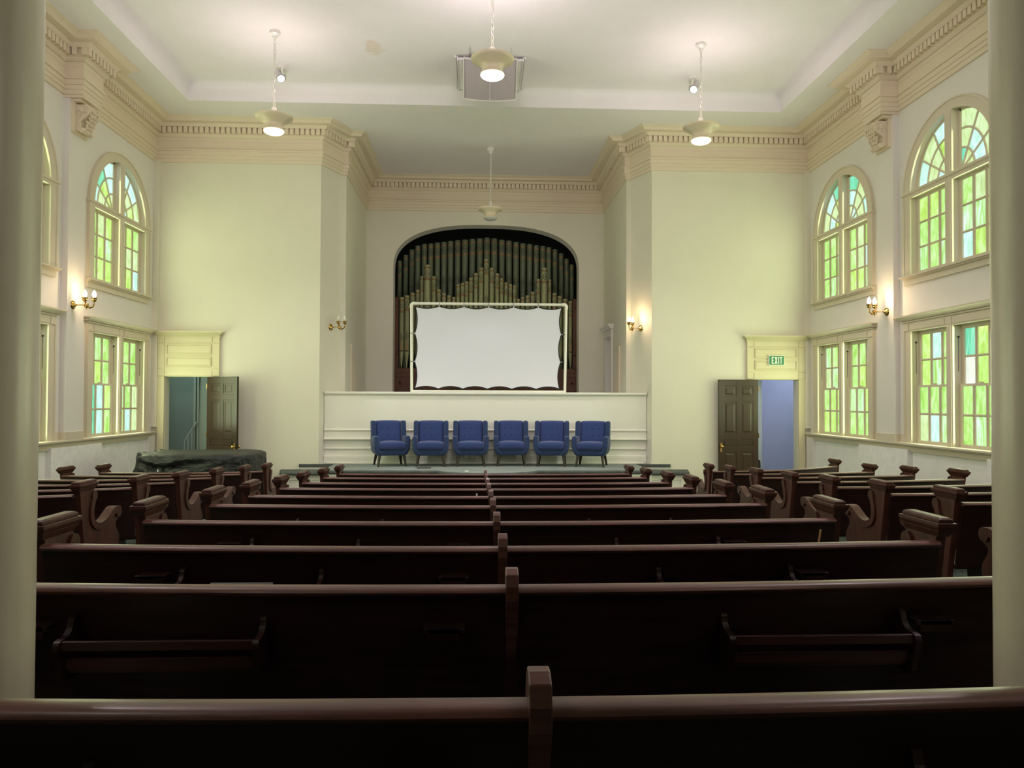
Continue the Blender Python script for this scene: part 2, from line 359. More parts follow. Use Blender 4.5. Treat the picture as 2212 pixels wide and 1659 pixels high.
# ceiling: flat soffit, raised central tray with rounded cove
TX, TY0, TY1, TZ = 5.86, -3, 15.24, 6.15
mb = MB()
for x0, x1, y0, y1 in ((-W, -TX, -4, YF), (TX, W, -4, YF), (-TX, TX, TY1, YF), (-TX, TX, -4, TY0), (-3.6, 3.6, YF, YA)):
    mb.add([(x0, y0, ZC), (x1, y0, ZC), (x1, y1, ZC), (x0, y1, ZC)], [(0, 1, 2, 3)])
prof = [(0, ZC), (0, 6.0)]+[(.16-.16*math.cos(a), 5.99+.16*math.sin(a)) for a in [PI/2*k/6 for k in range(7)]]
rings = [[(-TX+d, TY0+d, z), (TX-d, TY0+d, z), (TX-d, TY1-d, z), (-TX+d, TY1-d, z)] for d, z in prof]
for a, b in zip(rings[:-1], rings[1:]):
    for k in range(4): mb.add([a[k], a[(k+1) % 4], b[(k+1) % 4], b[k]], [(0, 1, 2, 3)])
mb.add(rings[-1], [(0, 1, 2, 3)])
struct(mb.build('ceiling', M['ceil'], smooth=35), 'stippled plaster ceiling with a raised central tray')

# ------------------------------------------------------------------ entablature: one trim per wall run, every dentil a piece
PROF = [(0, 4.95), (.03, 4.957), (.03, 5.03), (.035, 5.034), (.045, 5.034), (.045, 5.10), (.06, 5.104), (.06, 5.185), (.085, 5.19), (.085, 5.225), (.05, 5.245),
        (.05, 5.385), (.046, 5.387), (.046, 5.391), (.05, 5.393), (.05, 5.47), (.075, 5.475), (.115, 5.515), (.115, 5.53), (.13, 5.533), (.13, 5.652), (.20, 5.655), (.21, 5.67), (.235, 5.70),
        (.25, 5.714), (.385, 5.714), (.385, 5.742), (.395, 5.745), (.40, 5.758), (.43, 5.772), (.455, 5.782), (.465, 5.79), (.48, 5.792), (.48, ZC), (0, ZC)]
PATH = [(-W, 4.0), (-W, YF), (-3.536, YF), (-3.23, 17.25), (-3.13, 17.25), (-3.13, YA), (3.13, YA), (3.13, 17.25), (3.23, 17.25), (3.536, YF), (W, YF), (W, 4.0)]
def mitres(path):
    out = []
    for i, p in enumerate(path):
        ns = []
        for a, b in ((i-1, i), (i, i+1)):
            if a < 0 or b >= len(path): continue
            d = (Vector(path[b])-Vector(path[a])).normalized(); ns.append(Vector((d.y, -d.x)))
        out.append(ns[0] if len(ns) == 1 else (ns[0]+ns[1])/(1+ns[0].dot(ns[1])))
    return out
def run(path, i, mit, prof, mb, close=False):
    R = []
    for j in (i, i+1):
        R.append([(path[j][0]+mit[j].x*d, path[j][1]+mit[j].y*d, z) for d, z in prof])
    n = len(prof); o = len(mb.v)
    mb.add(R[0]+R[1], [(k, k+1, n+k+1, n+k) for k in range(n-1)])
    if close: mb.add([], [tuple(o-len(mb.v)+k for k in range(n))][:0])
DW, DPITCH, D0, D1, DZ0, DZ1 = .077, .108, .13, .195, 5.535, 5.65
dmb = MB(); dmb.box(-DW/2, DW/2, -(D1-D0)-.005, .012, 0, DZ1-DZ0)
dentil_me = dmb.mesh('dentil', M['trim'])
def dentils(p0, p1, nrm, parent, z=DZ0, off=D0):
    d = Vector(p1)-Vector(p0); Ln = d.length; d.normalize(); n = max(1, int((Ln-.02)/DPITCH)); pitch = Ln/n
    ang = math.atan2(d.y, d.x)
    for k in range(n):
        c = Vector(p0)+d*(pitch*(k+.5))+nrm*off
        o = mk('dentil', dentil_me, parent, (c.x, c.y, z)); o.rotation_euler = (0, 0, ang)
mit = mitres(PATH)
LBL = ['left side wall', 'front wall left of the recess', 'left splay', 'left recess corner', 'left wall of the recess', 'rear wall of the recess', 'right wall of the recess', 'right recess corner', 'right splay', 'front wall right of the recess', 'right side wall']
for i in range(len(PATH)-1):
    mb = MB(); run(PATH, i, mit, PROF, mb)
    o = struct(mb.build('trim_%d' % (i+1), M['trim']), 'beige moulded cornice with dentils along the '+LBL[i])
    d = Vector(PATH[i+1])-Vector(PATH[i]); d.normalize(); n = Vector((d.y, -d.x))
    a = Vector(PATH[i])+mit[i]*D1-n*D1; b = Vector(PATH[i+1])+mit[i+1]*D1-n*D1
    if i == 0: a.y = 8.2
    if i == 10: b.y = 8.2
    if (b-a).dot(d) > .05: dentils(a, b, n, o)
# projecting cornice blocks over the carved brackets
def block(idx, s, y0):
    P = [(s*W, y0), (s*(W-.30), y0), (s*(W-.30), y0+.56), (s*W, y0+.56)]
    if s > 0: P = P[::-1]
    mt = mitres(P); mb = MB()
    PB = [(d+.002, z-.004 if z < ZC else z) for d, z in PROF]
    for i in range(3): run(P, i, mt, PB, mb)
    x0, x1 = s*(W-.33), s*W
    mb.box(x0, x1, y0-.006, y0+.566, 4.905, 4.952); mb.box(s*(W-.27), x1, y0+.03, y0+.53, 4.86, 4.90)
    o = struct(mb.build('trim_%d' % idx, M['trim']), 'cornice block projecting over the carved bracket')
    for i in range(3):
        d = (Vector(P[i+1])-Vector(P[i])).normalized(); n = Vector((d.y, -d.x))
        a = Vector(P[i])+mt[i]*D1-n*D1; b = Vector(P[i+1])+mt[i+1]*D1-n*D1
        if i == 0: a = a+d*(D1 if s else 0)
        if i == 2: b = b-d*D1
        dentils(a, b, n, o)
for k, (s, y0) in enumerate(((-1, 12.87), (1, 12.87), (1, 9.36))): block(12+k, s, y0)

# carved scroll brackets under those blocks (half acanthus front, shell on the cheek)
def bracket(s, y0, label):
    # local: x along wall, y out of the wall, z up (top at 0)
    root = thing('corbel', label, 'bracket', (s*(W-.11), y0+.28, 4.86), PI/2 if s > 0 else -PI/2, 'carved cornice brackets')
    mb = MB(); mb.box(-.235, .235, -.0, .03, -.50, 0); mb.box(-.215, .215, .03, .045, -.48, 0); mb.build('backplate', M['trim'], root)
    prof = [(.045, -.02), (.20, -.02), (.255, -.05), (.275, -.10), (.265, -.16), (.225, -.21), (.17, -.25), (.125, -.30), (.115, -.35), (.13, -.39), (.135, -.425), (.11, -.455), (.07, -.46), (.045, -.44)]
    mb = MB(); mb.prism(prof, -.15, .15, 'x'); mb.build('scroll', M['trim'], root)
    for sx in (-1, 1):
        mb = MB(); band = []
        pr = prof[1:-1]
        for a, b in zip(pr[:-1], pr[1:]):
            ca = Vector((.12, -.22)); 
            i0 = [Vector(p)+(ca-Vector(p)).normalized()*.035 for p in (a, b)]
            mb.prism([a, b, tuple(i0[1]), tuple(i0[0])], sx*.145, sx*.175, 'x')
        mb.build('scroll_border', M['trim'], root)
        mb = MB()
        mb.lathe([(.0, -.012), (.03, 0), (.042, .0), (.03, .02), (.0, .024)], 14, (sx*.155, .13, -.11), M=Matrix.Rotation(PI/2, 4, 'Y'))
        for k in range(7):
            a = -PI*.15-PI*.75*k/6
            p0 = Vector((sx*.152, .13+.045*math.cos(a), -.11+.045*math.sin(a))); p1 = Vector((sx*.152, .13+.105*math.cos(a)*.8, -.11+.125*math.sin(a)))
            mb.tube([p0, (p0+p1)/2, p1], [.007, .014, .010], 6)
        mb.build('carved_shell', M['trim'], root, smooth=50)
    mb = MB(); rnd = random.Random(3)
    for r in range(7):
        t = r/6
        y = .262-.05*abs(t-.15)*2 if t < .45 else .225-.16*(t-.45)
        z = -.07-.36*t
        for c in range(5):
            x = -.115+.0575*c+(.028 if r % 2 else 0)
            if abs(x) > .135: continue
            for k in range(3):
                dx = (-.016, .016, 0)[k]; dz = (.012, .012, -.018)[k]
                mb.lathe([(0, -.024), (.014, -.012), (.018, 0), (.010, .016), (0, .022)], 6, (x+dx+rnd.uniform(-.004, .004), max(.10, y)+.012+rnd.uniform(0, .012), z+dz), M=Matrix.Rotation(-.6, 4, 'X'))
    o = mb.build('acanthus_leaves', M['trim'], root, smooth=60); o['kind'] = 'stuff'
    mb = MB(); mb.tube([(-.16, .12, -.435), (.16, .12, -.435)], .032, 10); mb.tube([(-.165, .13, -.445), (-.13, .13, -.445)], .042, 10); mb.tube([(.13, .13, -.445), (.165, .13, -.445)], .042, 10)
    mb.build('foot_roll', M['trim'], root, smooth=40)
bracket(-1, 12.87, 'carved acanthus bracket under the cornice block on the left wall')
bracket(1, 12.87, 'carved acanthus bracket under the cornice block on the right wall')

# ------------------------------------------------------------------ sill rail along both side walls
RP = [(0, -.835), (.05, -.832), (.05, -.76), (.075, -.75), (.10, -.735), (.10, -.725), (.135, -.72), (.135, -.694), (.125, -.688), (0, -.686)]
for k, s in enumerate((-1, 1)):
    P = [(-W, 4.0), (-W, 16.4)] if s < 0 else [(W, 16.4), (W, 4.0)]
    mb = MB(); run(P, 0, mitres(P), RP, mb)
    n = len(RP); mb.add([(s*(W-d), 16.4, z) for d, z in RP], [tuple(range(n))])
    for y0, y1 in ((12.68, 13.69), (9.17, 10.18)): mb.box(s*(W-.02), s*W, y0, y1, -.69, -.56)
    for y0, y1 in ((12.85, 13.45), (9.34, 9.94)): mb.box(s*(W-.13), s*W, y0, y1, -.69, -.56)
    struct(mb.build('trim_%d' % (15+k), M['wtrim']), 'sill rail below the '+('left' if s < 0 else 'right')+' windows')

# ------------------------------------------------------------------ windows
WT = M['wtrim']
def casing_lower():
    mb = MB()
    # y outward (into the wall), room side is negative y
    for sx in (-1, 1):
        mb.box(sx*1.05, sx*1.25, -.045, 0, -.69, 1.16); mb.box(sx*1.215, sx*1.253, -.06, 0, -.688, 1.158)
        mb.box(sx*1.05, sx*1.075, -.001, .16, -.69, 1.155)              # reveal
    mb.box(-.078, .078, -.045, .16, -.689, 1.159); mb.box(-.055, .055, -.06, -.045, -.69, 1.16)
    mb.box(-1.25, 1.25, -.05, 0, 1.15, 1.325)
    for x in (-1.16, 0, 1.16): mb.box(x-.075, x+.075, -.062, 0, 1.165, 1.285)
    for x in (-.58, .58): mb.box(x-.47, x+.47, -.062, 0, 1.175, 1.275)
    mb.box(-1.27, 1.27, -.07, 0, 1.30, 1.325)
    mb.box(-1.06, 1.06, 0, .16, 1.152, 1.19); mb.box(-1.06, 1.06, -.0, .16, -.73, -.689)
    return mb.mesh('casing', WT)
def cap_lower():
    mb = MB(); V = []
    for d, z in ((.05, 1.325), (.085, 1.335), (.10, 1.355), (.15, 1.385), (.17, 1.39), (.17, 1.41)): V.append((1.25+d*.75, d, z))
    n = len(V); P = [(-x, -d, z) for x, d, z in V]+[(x, -d, z) for x, d, z in V]
    mb.add(P, [(k, k+1, n+k+1, n+k) for k in range(n-1)])
    mb.add([(-x, 0, z) for x, d, z in V]+[(-x, -d, z) for x, d, z in V], [(k, k+1, n+k+1, n+k) for k in range(n-1)])
    mb.add([(x, 0, z) for x, d, z in V]+[(x, -d, z) for x, d, z in V], [(k, k+1, n+k+1, n+k) for k in range(n-1)])
    x, d, z = V[-1]; mb.add([(-x, 0, z), (x, 0, z), (x, -d, z), (-x, -d, z)], [(0, 1, 2, 3)])
    return mb.mesh('window_head', WT)
def grid(x0, x1, z0, z1, nc, nr, stile, rail_b, rail_t, mun, y, th):
    """sash frame mesh centred on its own origin plus pane rectangles"""
    mb = MB(); mb.box(x0, x0+stile, y, y+th, z0, z1); mb.box(x1-stile, x1, y, y+th, z0, z1)
    xi, xj = x0+stile, x1-stile; zi, zj = z0+rail_b, z1-rail_t
    mb.box(xi, xj, y, y+th, z0, zi); mb.box(xi, xj, y, y+th, zj, z1)
    pw = (xj-xi-(nc-1)*mun)/nc; ph = (zj-zi-(nr-1)*.034)/nr; panes = []
    for c in range(nc):
        px = xi+c*(pw+mun)
        if c: mb.box(px-mun, px, y+.006, y+th-.001, zi, zj); mb.box(px-mun*.62, px-mun*.38, y-.004, y+.0055, zi, zj)
        for r in range(nr):
            pz = zi+r*(ph+.034)
            if r: mb.box(px, px+pw, y+.006, y+th-.001, pz-.034, pz); mb.box(px, px+pw, y-.003, y+.0055, pz-.022, pz-.012)
            panes.append((px+pw/2, pz+ph/2, pw, ph))
    return mb, panes
_pane_cache = {}
def pane_mesh(w, h, mi):
    k = (round(w, 3), round(h, 3), mi)
    if k not in _pane_cache:
        mb = MB(); mb.box(-w/2-.004, w/2+.004, 0, .006, -h/2-.004, h/2+.004); _pane_cache[k] = mb.mesh('pane', PANES[mi])
    return _pane_cache[k]
prnd = random.Random(11)
def pick(upper=False, arch=False):
    r = prnd.random()
    if arch: return 3 if r < .38 else 6 if r < .80 else 4 if r < .87 else 1
    if upper: return 0 if r < .35 else 1 if r < .62 else 2 if r < .78 else 6 if r < .93 else 3
    return 0 if r < .55 else 1 if r < .72 else 2 if r < .90 else 3 if r < .95 else 6
cas_l, cap_l = casing_lower(), cap_lower()
def lower_window(name, loc, rz, label, special={}):
    root = mk(name, cas_l, None, loc); root.rotation_euler = (0, 0, rz); struct(root, label)
    mk('window_head', cap_l, root)
    for h, sx in enumerate((-1, 1)):
        xa, xb = (.078, 1.05) if sx > 0 else (-1.05, -.078)
        for up_, (z0, z1, y) in enumerate(((-.69, .262, .055), (.225, 1.16, .095))):
            mb, panes = grid(xa, xb, z0, z1, 3, 2, .072, .05 if not up_ else .036, .036 if not up_ else .07, .060, y, .035)
            if up_: mb.box((xa+xb)/2-.03, (xa+xb)/2+.03, y-.035, y-.005, .262, .285)
            sash = mb.build('sash', WT, root, bevel=0)
            for j, (px, pz, pw, ph) in enumerate(panes):
                mi = special.get((h, up_, j), pick()); mk('pane', pane_mesh(pw, ph, mi), sash, (px, y+.02, pz))
        xs = xa if loc[0] > 0 else xb; d = .006 if loc[0] > 0 else -.006
        mb = MB(); mb.tube([(xs+d, .045, .97), (xs+d, .045, .45)], .003, 6); mb.lathe([(0, -.012), (.016, -.012), (.016, .012), (0, .012)], 10, (xs, .045, .97), M=Matrix.Rotation(PI/2, 4, 'Y'))
        mb.build('sash_cord', M['rubber'], root)
def casing_upper():
    mb = MB()
    for sx in (-1, 1):
        mb.box(sx*1.05, sx*1.25, -.045, 0, 2.06, 3.40); mb.box(sx*1.05, sx*1.075, -.001, .16, 2.06, SPR+.02); mb.box(sx*1.215, sx*1.253, -.058, 0, 2.062, 3.398)
    mb.box(-.085, .085, -.045, .16, 2.06, 4.44); mb.box(-.06, .06, -.058, -.045, 2.06, 3.36); mb.box(-.06, .06, -.058, -.045, 3.46, 4.40)
    mb.box(-1.25, 1.25, -.05, .16, 3.36, 3.44); mb.box(-1.275, 1.275, -.075, 0, 3.425, 3.462); mb.box(-1.06, 1.06, -.0, .16, 2.03, 2.069)
    n = 36
    for k in range(n):
        a0, a1 = PI*k/n, PI*(k+1)/n
        def pt(a, A, B): return (A*math.cos(a), SPR+B*math.sin(a))
        i0, i1, o0, o1 = pt(a0, 1.05, .99), pt(a1, 1.05, .99), pt(a0, 1.25, 1.16), pt(a1, 1.25, 1.16)
        m0, m1 = pt(a0, 1.215, 1.13), pt(a1, 1.215, 1.13)
        mb.add([(i0[0], -.045, i0[1]), (i1[0], -.045, i1[1]), (m1[0], -.045, m1[1]), (m0[0], -.045, m0[1])], [(0, 1, 2, 3)])
        mb.add([(m0[0], -.058, m0[1]), (m1[0], -.058, m1[1]), (o1[0], -.058, o1[1]), (o0[0], -.058, o0[1])], [(0, 1, 2, 3)])
        mb.add([(m0[0], -.045, m0[1]), (m1[0], -.045, m1[1]), (m1[0], -.058, m1[1]), (m0[0], -.058, m0[1])], [(0, 1, 2, 3)])
        mb.add([(o0[0], -.058, o0[1]), (o1[0], -.058, o1[1]), (o1[0], 0, o1[1]), (o0[0], 0, o0[1])], [(0, 1, 2, 3)])
        mb.add([(i0[0], -.045, i0[1]), (i1[0], -.045, i1[1]), (i1[0], .16, i1[1]), (i0[0], .16, i0[1])], [(0, 1, 2, 3)])
    return mb.mesh('casing', WT, smooth=30)
def sill_upper():
    mb = MB(); mb.box(-1.25, 1.25, -.04, 0, 1.925, 2.03); mb.box(-1.29, 1.29, -.11, .0, 2.045, 2.075); mb.box(-1.27, 1.27, -.075, 0, 2.02, 2.045)
    return mb.mesh('window_sill', WT)
cas_u, sill_u = casing_upper(), sill_upper()
RX, RZ = .90, .90       # glazed quarter of the fanlight
def fan_pane(sec, ring, mi):
    key = ('fan', sec, ring, mi)
    if key not in _pane_cache:
        r0, r1 = ((.05, .36), (.40, .685), (.725, 1.0))[ring]; a0, a1 = sec*PI/6+.02, (sec+1)*PI/6-.02; n = 5; P = []
        def pt(r, a): return (.135+(RX-.06)*r*math.cos(a), 3.475+RZ*r*math.sin(a)*1.0)
        for k in range(n+1): P.append(pt(r1, a0+(a1-a0)*k/n))
        for k in range(n, -1, -1): P.append(pt(r0, a0+(a1-a0)*k/n))
        P = [(min(max(x, .15), 1.0), z) for x, z in P]
        cx = sum(p[0] for p in P)/len(P); cz = sum(p[1] for p in P)/len(P)
        mb = MB(); mb.prism([(x-cx, z-cz) for x, z in P], 0, .006, 'y'); _pane_cache[key] = (mb.mesh('pane', PANES[mi]), cx, cz)
    return _pane_cache[key]
def fan_sash(sx):
    mb = MB(); y, th = .065, .04
    def pt(r, a): return Vector((.135+(RX-.06)*r*math.cos(a), 0, 3.475+RZ*r*math.sin(a)))
    for k in (1, 2):
        a = k*PI/6; mb.tube([pt(.02, a)+Vector((0, y+.015, 0)), pt(1.03, a)+Vector((0, y+.015, 0))], .019, 6)
    for r in (.38, .705): mb.tube([pt(r, PI/2*k/14)+Vector((0, y+.015, 0)) for k in range(15)], .019, 6)
    mb.box(.085, .152, y, y+th, 3.44, 4.43); mb.box(.085, 1.03, y, y+th, 3.44, 3.487)
    n = 16
    for k in range(n):
        a0, a1 = PI/2*k/n, PI/2*(k+1)/n
        P = [(.135+(RX-.06)*math.cos(a0), 3.475+RZ*math.sin(a0)), (.135+(RX-.06)*math.cos(a1), 3.475+RZ*math.sin(a1)), (1.055*math.cos(a1), SPR+.995*math.sin(a1)), (1.055*math.cos(a0), SPR+.995*math.sin(a0))]
        P = [(max(x, .085), z) for x, z in P]; mb.prism(P, y, y+th, 'y')
    if sx < 0: mb.xf(lambda p: Vector((-p.x, p.y, p.z)))
    return mb.mesh('fanlight_sash', WT, smooth=30)
fs = {1: fan_sash(1), -1: fan_sash(-1)}
def upper_window(name, loc, rz, label, special={}):
    root = mk(name, cas_u, None, loc); root.rotation_euler = (0, 0, rz); struct(root, label)
    mk('window_sill', sill_u, root)
    for h, sx in enumerate((-1, 1)):
        xa, xb = (.085, 1.05) if sx > 0 else (-1.05, -.085)
        mb, panes = grid(xa, xb, 2.07, 3.37, 3, 3, .072, .075, .045, .060, .07, .035)
        sash = mb.build('sash', WT, root)
        for j, (px, pz, pw, ph) in enumerate(panes):
            mk('pane', pane_mesh(pw, ph, special.get((h, j), pick(True))), sash, (px, .09, pz))
        fan = mk('fanlight_sash', fs[sx], root)
        for sec in range(3):
            for ring in range(3):
                me, cx, cz = fan_pane(sec, ring, special.get((h, sec, ring), pick(arch=True)))
                o = mk('pane', me, fan, (sx*cx, .08, cz)); o.scale = (sx, 1, 1)
n = 1
for s in (-1, 1):
    rz = PI/2 if s < 0 else -PI/2
    for b, yc in enumerate(BAYS):
        where = ('on the left wall' if s < 0 else 'on the right wall')+(', nearest the stage', ', beside the column', ', nearest the gallery')[b]
        spl = {(1, 0, 2): 4, (1, 0, 3): 3} if (s, b) == (-1, 0) else {}
        if (s, b) == (-1, 0): spl = {(0, 0, 1): 4, (0, 0, 3): 3, (0, 0, 2): 3, (0, 0, 0): 4, (1, 0, 2): 3, (0, 1, 0): 6}
        if (s, b) == (1, 1): spl = {(1, 1, 1): 4, (1, 1, 0): 5, (0, 1, 3): 3, (0, 1, 2): 2, (0, 0, 2): 3}
        lower_window('window_%d' % n, (s*W, yc, 0), rz, 'lower sash window of green glass '+where, spl)
        spu = {}
        if (s, b) == (1, 0): spu = {(1, 2, 2): 4, (0, 2, 2): 4, (0, 1, 2): 3}
        if (s, b) == (1, 1): spu = {(1, 0, 1): 3, (0, 0, 2): 3}
        upper_window('window_%d' % (n+1), (s*W, yc, 0), rz, 'round-topped upper window of green glass '+where, spu); n += 2
# ------------------------------------------------------------------ doorways, doors, rooms behind them
def surround(idx, s, label):
    mb = MB(); y = YF
    def B(x0, x1, d0, d1, z0, z1): mb.box(s*x0, s*x1, y-d1, y-d0, z0, z1)
    B(5.60, 6.86, 0, .05, .457, 1.285)                       # panelled field
    B(6.73, 6.865, .0, .05, -1.97, .457)                     # outer jamb casing
    for x in (5.60, 6.73): B(x, x+.13, .05, .062, .62, 1.14)
    for x in (5.60, 6.73): B(x, x+.13, .05, .066, 1.16, 1.285); B(x, x+.13, .05, .066, .47, .60)
    B(5.75, 6.71, .05, .062, 1.17, 1.275); B(5.75, 6.71, .05, .062, .47, .59)
    for z0, z1 in ((.66, .86), (.915, 1.125)):
        for a in ((5.77, 6.69, z0, z0+.018), (5.77, 6.69, z1-.018, z1), (5.77, 5.79, z0+.018, z1-.018), (6.67, 6.69, z0+.018, z1-.018)): B(a[0], a[1], .05, .072, a[2], a[3])
        B(5.80, 6.66, .05, .056, z0+.03, z1-.03)
    B(5.58, 6.88, 0, .075, 1.275, 1.295)
    V = [(0, .07, 1.295), (0, .09, 1.31), (.03, .12, 1.335), (.07, .16, 1.36), (.085, .175, 1.37), (.085, .175, 1.395), (.0, .0, 1.395)]
    n = len(V); P = [(s*(5.59-a*1.0), y-d, z) for a, d, z in V]+[(s*(6.87+min(a, .06)), y-d, z) for a, d, z in V]
    mb.add(P, [(k, k+1, n+k+1, n+k) for k in range(n-1)])
    for k0 in (0, n): mb.add(P[k0:k0+n]+[(p[0], y, p[2]) for p in P[k0:k0+n]], [(k, k+1, n+k+1, n+k) for k in range(n-1)])
    return struct(mb.build('trim_%d' % idx, M['dtrim']), label)
surround(17, -1, 'panelled trim above the left doorway'); surround(18, 1, 'panelled trim above the right doorway')
def door(name, hinge, ang, mirror, label):
    Wd, H0, H1, T = .88, -1.96, .445, .045
    root = thing(name, label, 'door', (hinge[0], hinge[1], 0), ang); root['kind'] = 'structure'; del root['category']
    mb = MB(); mb.box(0, Wd, .008, T-.008, H0, H1)
    xs = [0, .115, .395, .485, .765, Wd]
    for x0, x1 in ((0, .115), (.395, .485), (.765, Wd)): mb.box(x0, x1, 0, T, H0, H1)
    zs = [H1, H1-.135, H1-.36, H1-.475, -.965+.13, -.965]
    rows = [(H1-.36, H1-.135, 2), (-.72, H1-.475, 2), (-.985, -.835, 1), (-1.70, -1.10, 2)]
    zz = H1
    for z0, z1, nn in rows: mb.box(.1, .78, .0008, T-.0008, z1, zz); zz = z0
    mb.box(.1, .78, .0008, T-.0008, H0, zz)
    mb.build('door_leaf', M['doorw'], root, bevel=.004)
    for z0, z1, nn in rows:
        for k in range(nn):
            x0, x1 = ((.115, .395), (.485, .765))[k] if nn == 2 else (.115, .765)
            pm = MB()
            if nn == 1: pm.box(.395, .485, -.001, T+.001, z0, z1)
            for f in (0, T):
                yy = (f-.003, f+.003)
                sgn = -1 if f == 0 else 1
                pm.box(x0, x1, f-.012*0-(.002 if f else -.002), f, z0, z0+.014); pm.box(x0, x1, f, f-sgn*.004, z1-.014, z1)
                cx, cz, hx, hz = (x0+x1)/2, (z0+z1)/2, (x1-x0)/2, (z1-z0)/2
                yb, yt = f-sgn*.010, f-sgn*.002
                o1 = [(cx-hx+.03, yb, cz-hz+.03), (cx+hx-.03, yb, cz-hz+.03), (cx+hx-.03, yb, cz+hz-.03), (cx-hx+.03, yb, cz+hz-.03)]
                o2 = [(cx-hx+.065, yt, cz-hz+.065), (cx+hx-.065, yt, cz-hz+.065), (cx+hx-.065, yt, cz+hz-.065), (cx-hx+.065, yt, cz+hz-.065)]
                pm.add(o1+o2, [(4, 5, 6, 7)]+[(i, (i+1) % 4, 4+(i+1) % 4, 4+i) for i in range(4)])
            if nn == 1:
                pm = MB(); pm.box(x0+.02, x1-.02, -.004, T+.004, z0+.03, z1-.03)
            pm.build('door_panel', M['doorw'], root)
    mb = MB(); mb.box(Wd-.075, Wd-.035, -.006, T+.006, -1.10, -.91)
    for sgn, f in ((-1, 0), (1, T)):
        mb.lathe([(.018, 0), (.012, .02), (.012, .035), (.028, .045), (.034, .058), (.028, .072), (0, .078)], 14, (Wd-.055, f, -.985), M=Matrix.Rotation(PI/2 if sgn < 0 else -PI/2, 4, 'X'))
    mb.build('door_knob', M['brass'], root, smooth=40)
    mb = MB()
    for z in (.25, -.75, -1.7): mb.tube([(-.004, -.004 if mirror else T+.004, z-.05), (-.004, -.004 if mirror else T+.004, z+.05)], .009, 8)
    mb.build('hinge', M['brass'], root, smooth=40)
    return root
a1 = math.atan2(15.98-16.42, -5.096+5.835); door('door_1', (-5.835, 16.42), a1, True, 'dark brown six-panel door standing open beside the covered piano')
a2 = math.atan2(16.395-16.44, 4.946-5.82); door('door_2', (5.82, 16.44), a2, False, 'dark brown six-panel door folded back under the exit sign')
def room(name, x0, x1, y0, y1, z1, m, label):
    z0 = -1.975
    for nm, q in (('back', ((x0,y1,z0),(x1,y1,z0),(x1,y1,z1),(x0,y1,z1))), ('left', ((x0,y0,z0),(x0,y1,z0),(x0,y1,z1),(x0,y0,z1))), ('right', ((x1,y0,z0),(x1,y1,z0),(x1,y1,z1),(x1,y0,z1)))):
        mb = MB(); mb.add(q, [(0, 1, 2, 3)]); struct(mb.build('wall_%s_%s' % (name, nm), m), label)
    mb = MB(); mb.add([(x0,y0,z0),(x1,y0,z0),(x1,y1,z0),(x0,y1,z0)], [(0, 1, 2, 3)]); struct(mb.build('floor_'+name, M['carpet']))
    mb = MB(); mb.add([(x0,y0,z1),(x1,y0,z1),(x1,y1,z1),(x0,y1,z1)], [(0, 1, 2, 3)]); struct(mb.build('ceiling_'+name, m))
room('stairwell', -7.35, -5.0, YF+.23, 18.3, 1.2, M['teal'], 'grey-green stairwell wall behind the left doorway')
room('side_room', 5.4, 8.2, YF+.23, 18.4, 1.2, M['lav'], 'lavender wall behind the right doorway')
mb = MB(); mb.box(-6.62, -6.58, 17.9, 18.29, -1.97, 1.2); mb.box(-6.515, -6.47, 17.55, 17.6, -1.97, 1.1); mb.box(-6.44, -6.40, 17.55, 17.6, -1.97, 1.1); mb.box(-6.40, -6.0, 17.58, 17.6, -1.97, 1.1)
struct(mb.build('door_3', M['teal']), 'inner doorway frame in the stairwell')
mb = MB(); mb.box(6.02, 6.20, 17.2, 18.35, -1.96, 1.19)
struct(mb.build('wall_side_room_pier', M['lav']))
pl = point('added_stairwell_fill', (-6.95, 17.1, .85), 10.0, (.75, 1, .95), .1)  # unseen light added to brighten the stairwell, no fixture
pl = point('added_side_room_fill', (7.4, 17.3, .9), 22, (.80, .86, 1), .15)  # unseen light added to brighten the side room, no fixture
st = thing('stair_railing', 'pale stair handrail with thin balusters inside the left doorway', 'railing', (-6.68, 17.5, -1.97))
mb = MB(); mb.tube([(0, 0, 1.02), (.26, 0, 1.44)], .022, 8); mb.build('handrail', M['teal'], st, smooth=40)
for k, (x, h) in enumerate(((.0, 1.04), (.08, 1.13), (.16, 1.26))):
    mb = MB(); mb.box(x-.012, x+.012, -.012, .012, 0, h); mb.build('baluster', M['teal'], st)
bg_ = MB(); bg_.rbox((0, 0, .335), (.17, .24, .67), .06, 3, fn=lambda p: (p.x*(1-.25*(p.z+.33)), p.y, p.z))
o = bg_.build('bag', M['black'], loc=(5.985, 16.98, -1.972), smooth=60); tag(o, 'black bag standing on the floor inside the right doorway', 'bag')
# lit exit sign
ex = thing('exit_sign', 'green exit sign with pale letters above the right doorway', 'sign', (6.228, YF-.075, .866))
mb = MB(); mb.box(-.172, .172, -.02, .03, -.108, .108); mb.build('sign_frame', M['sign_w'], ex, bevel=.004)
mb = MB(); mb.box(-.158, .158, -.024, -.018, -.095, .095); mb.build('sign_plate', M['sign_g'], ex)
mb = MB(); yk = (-.029, -.023); h = .072; t = .020
cnt = [0]
def L_(poly): cnt[0] += 1; mb.prism([(x, z) for x, z in poly], yk[0]-.0006*cnt[0], yk[1], 'y')
def R_(x0, x1, z0, z1): cnt[0] += 1; mb.box(x0, x1, yk[0]-.0006*cnt[0], yk[1], z0, z1)
x = -.112; R_(x, x+t, -h, h); R_(x+t, x+.052, h-t, h); R_(x+t, x+.045, -t/2, t/2); R_(x+t, x+.052, -h, -h+t)
x = -.047; w = .062; L_([(x, h), (x+t*1.1, h), (x+w, -h), (x+w-t*1.1, -h)]); L_([(x, -h), (x+t*1.1, -h), (x+w, h), (x+w-t*1.1, h)])
R_(.029, .029+t, -h, h)
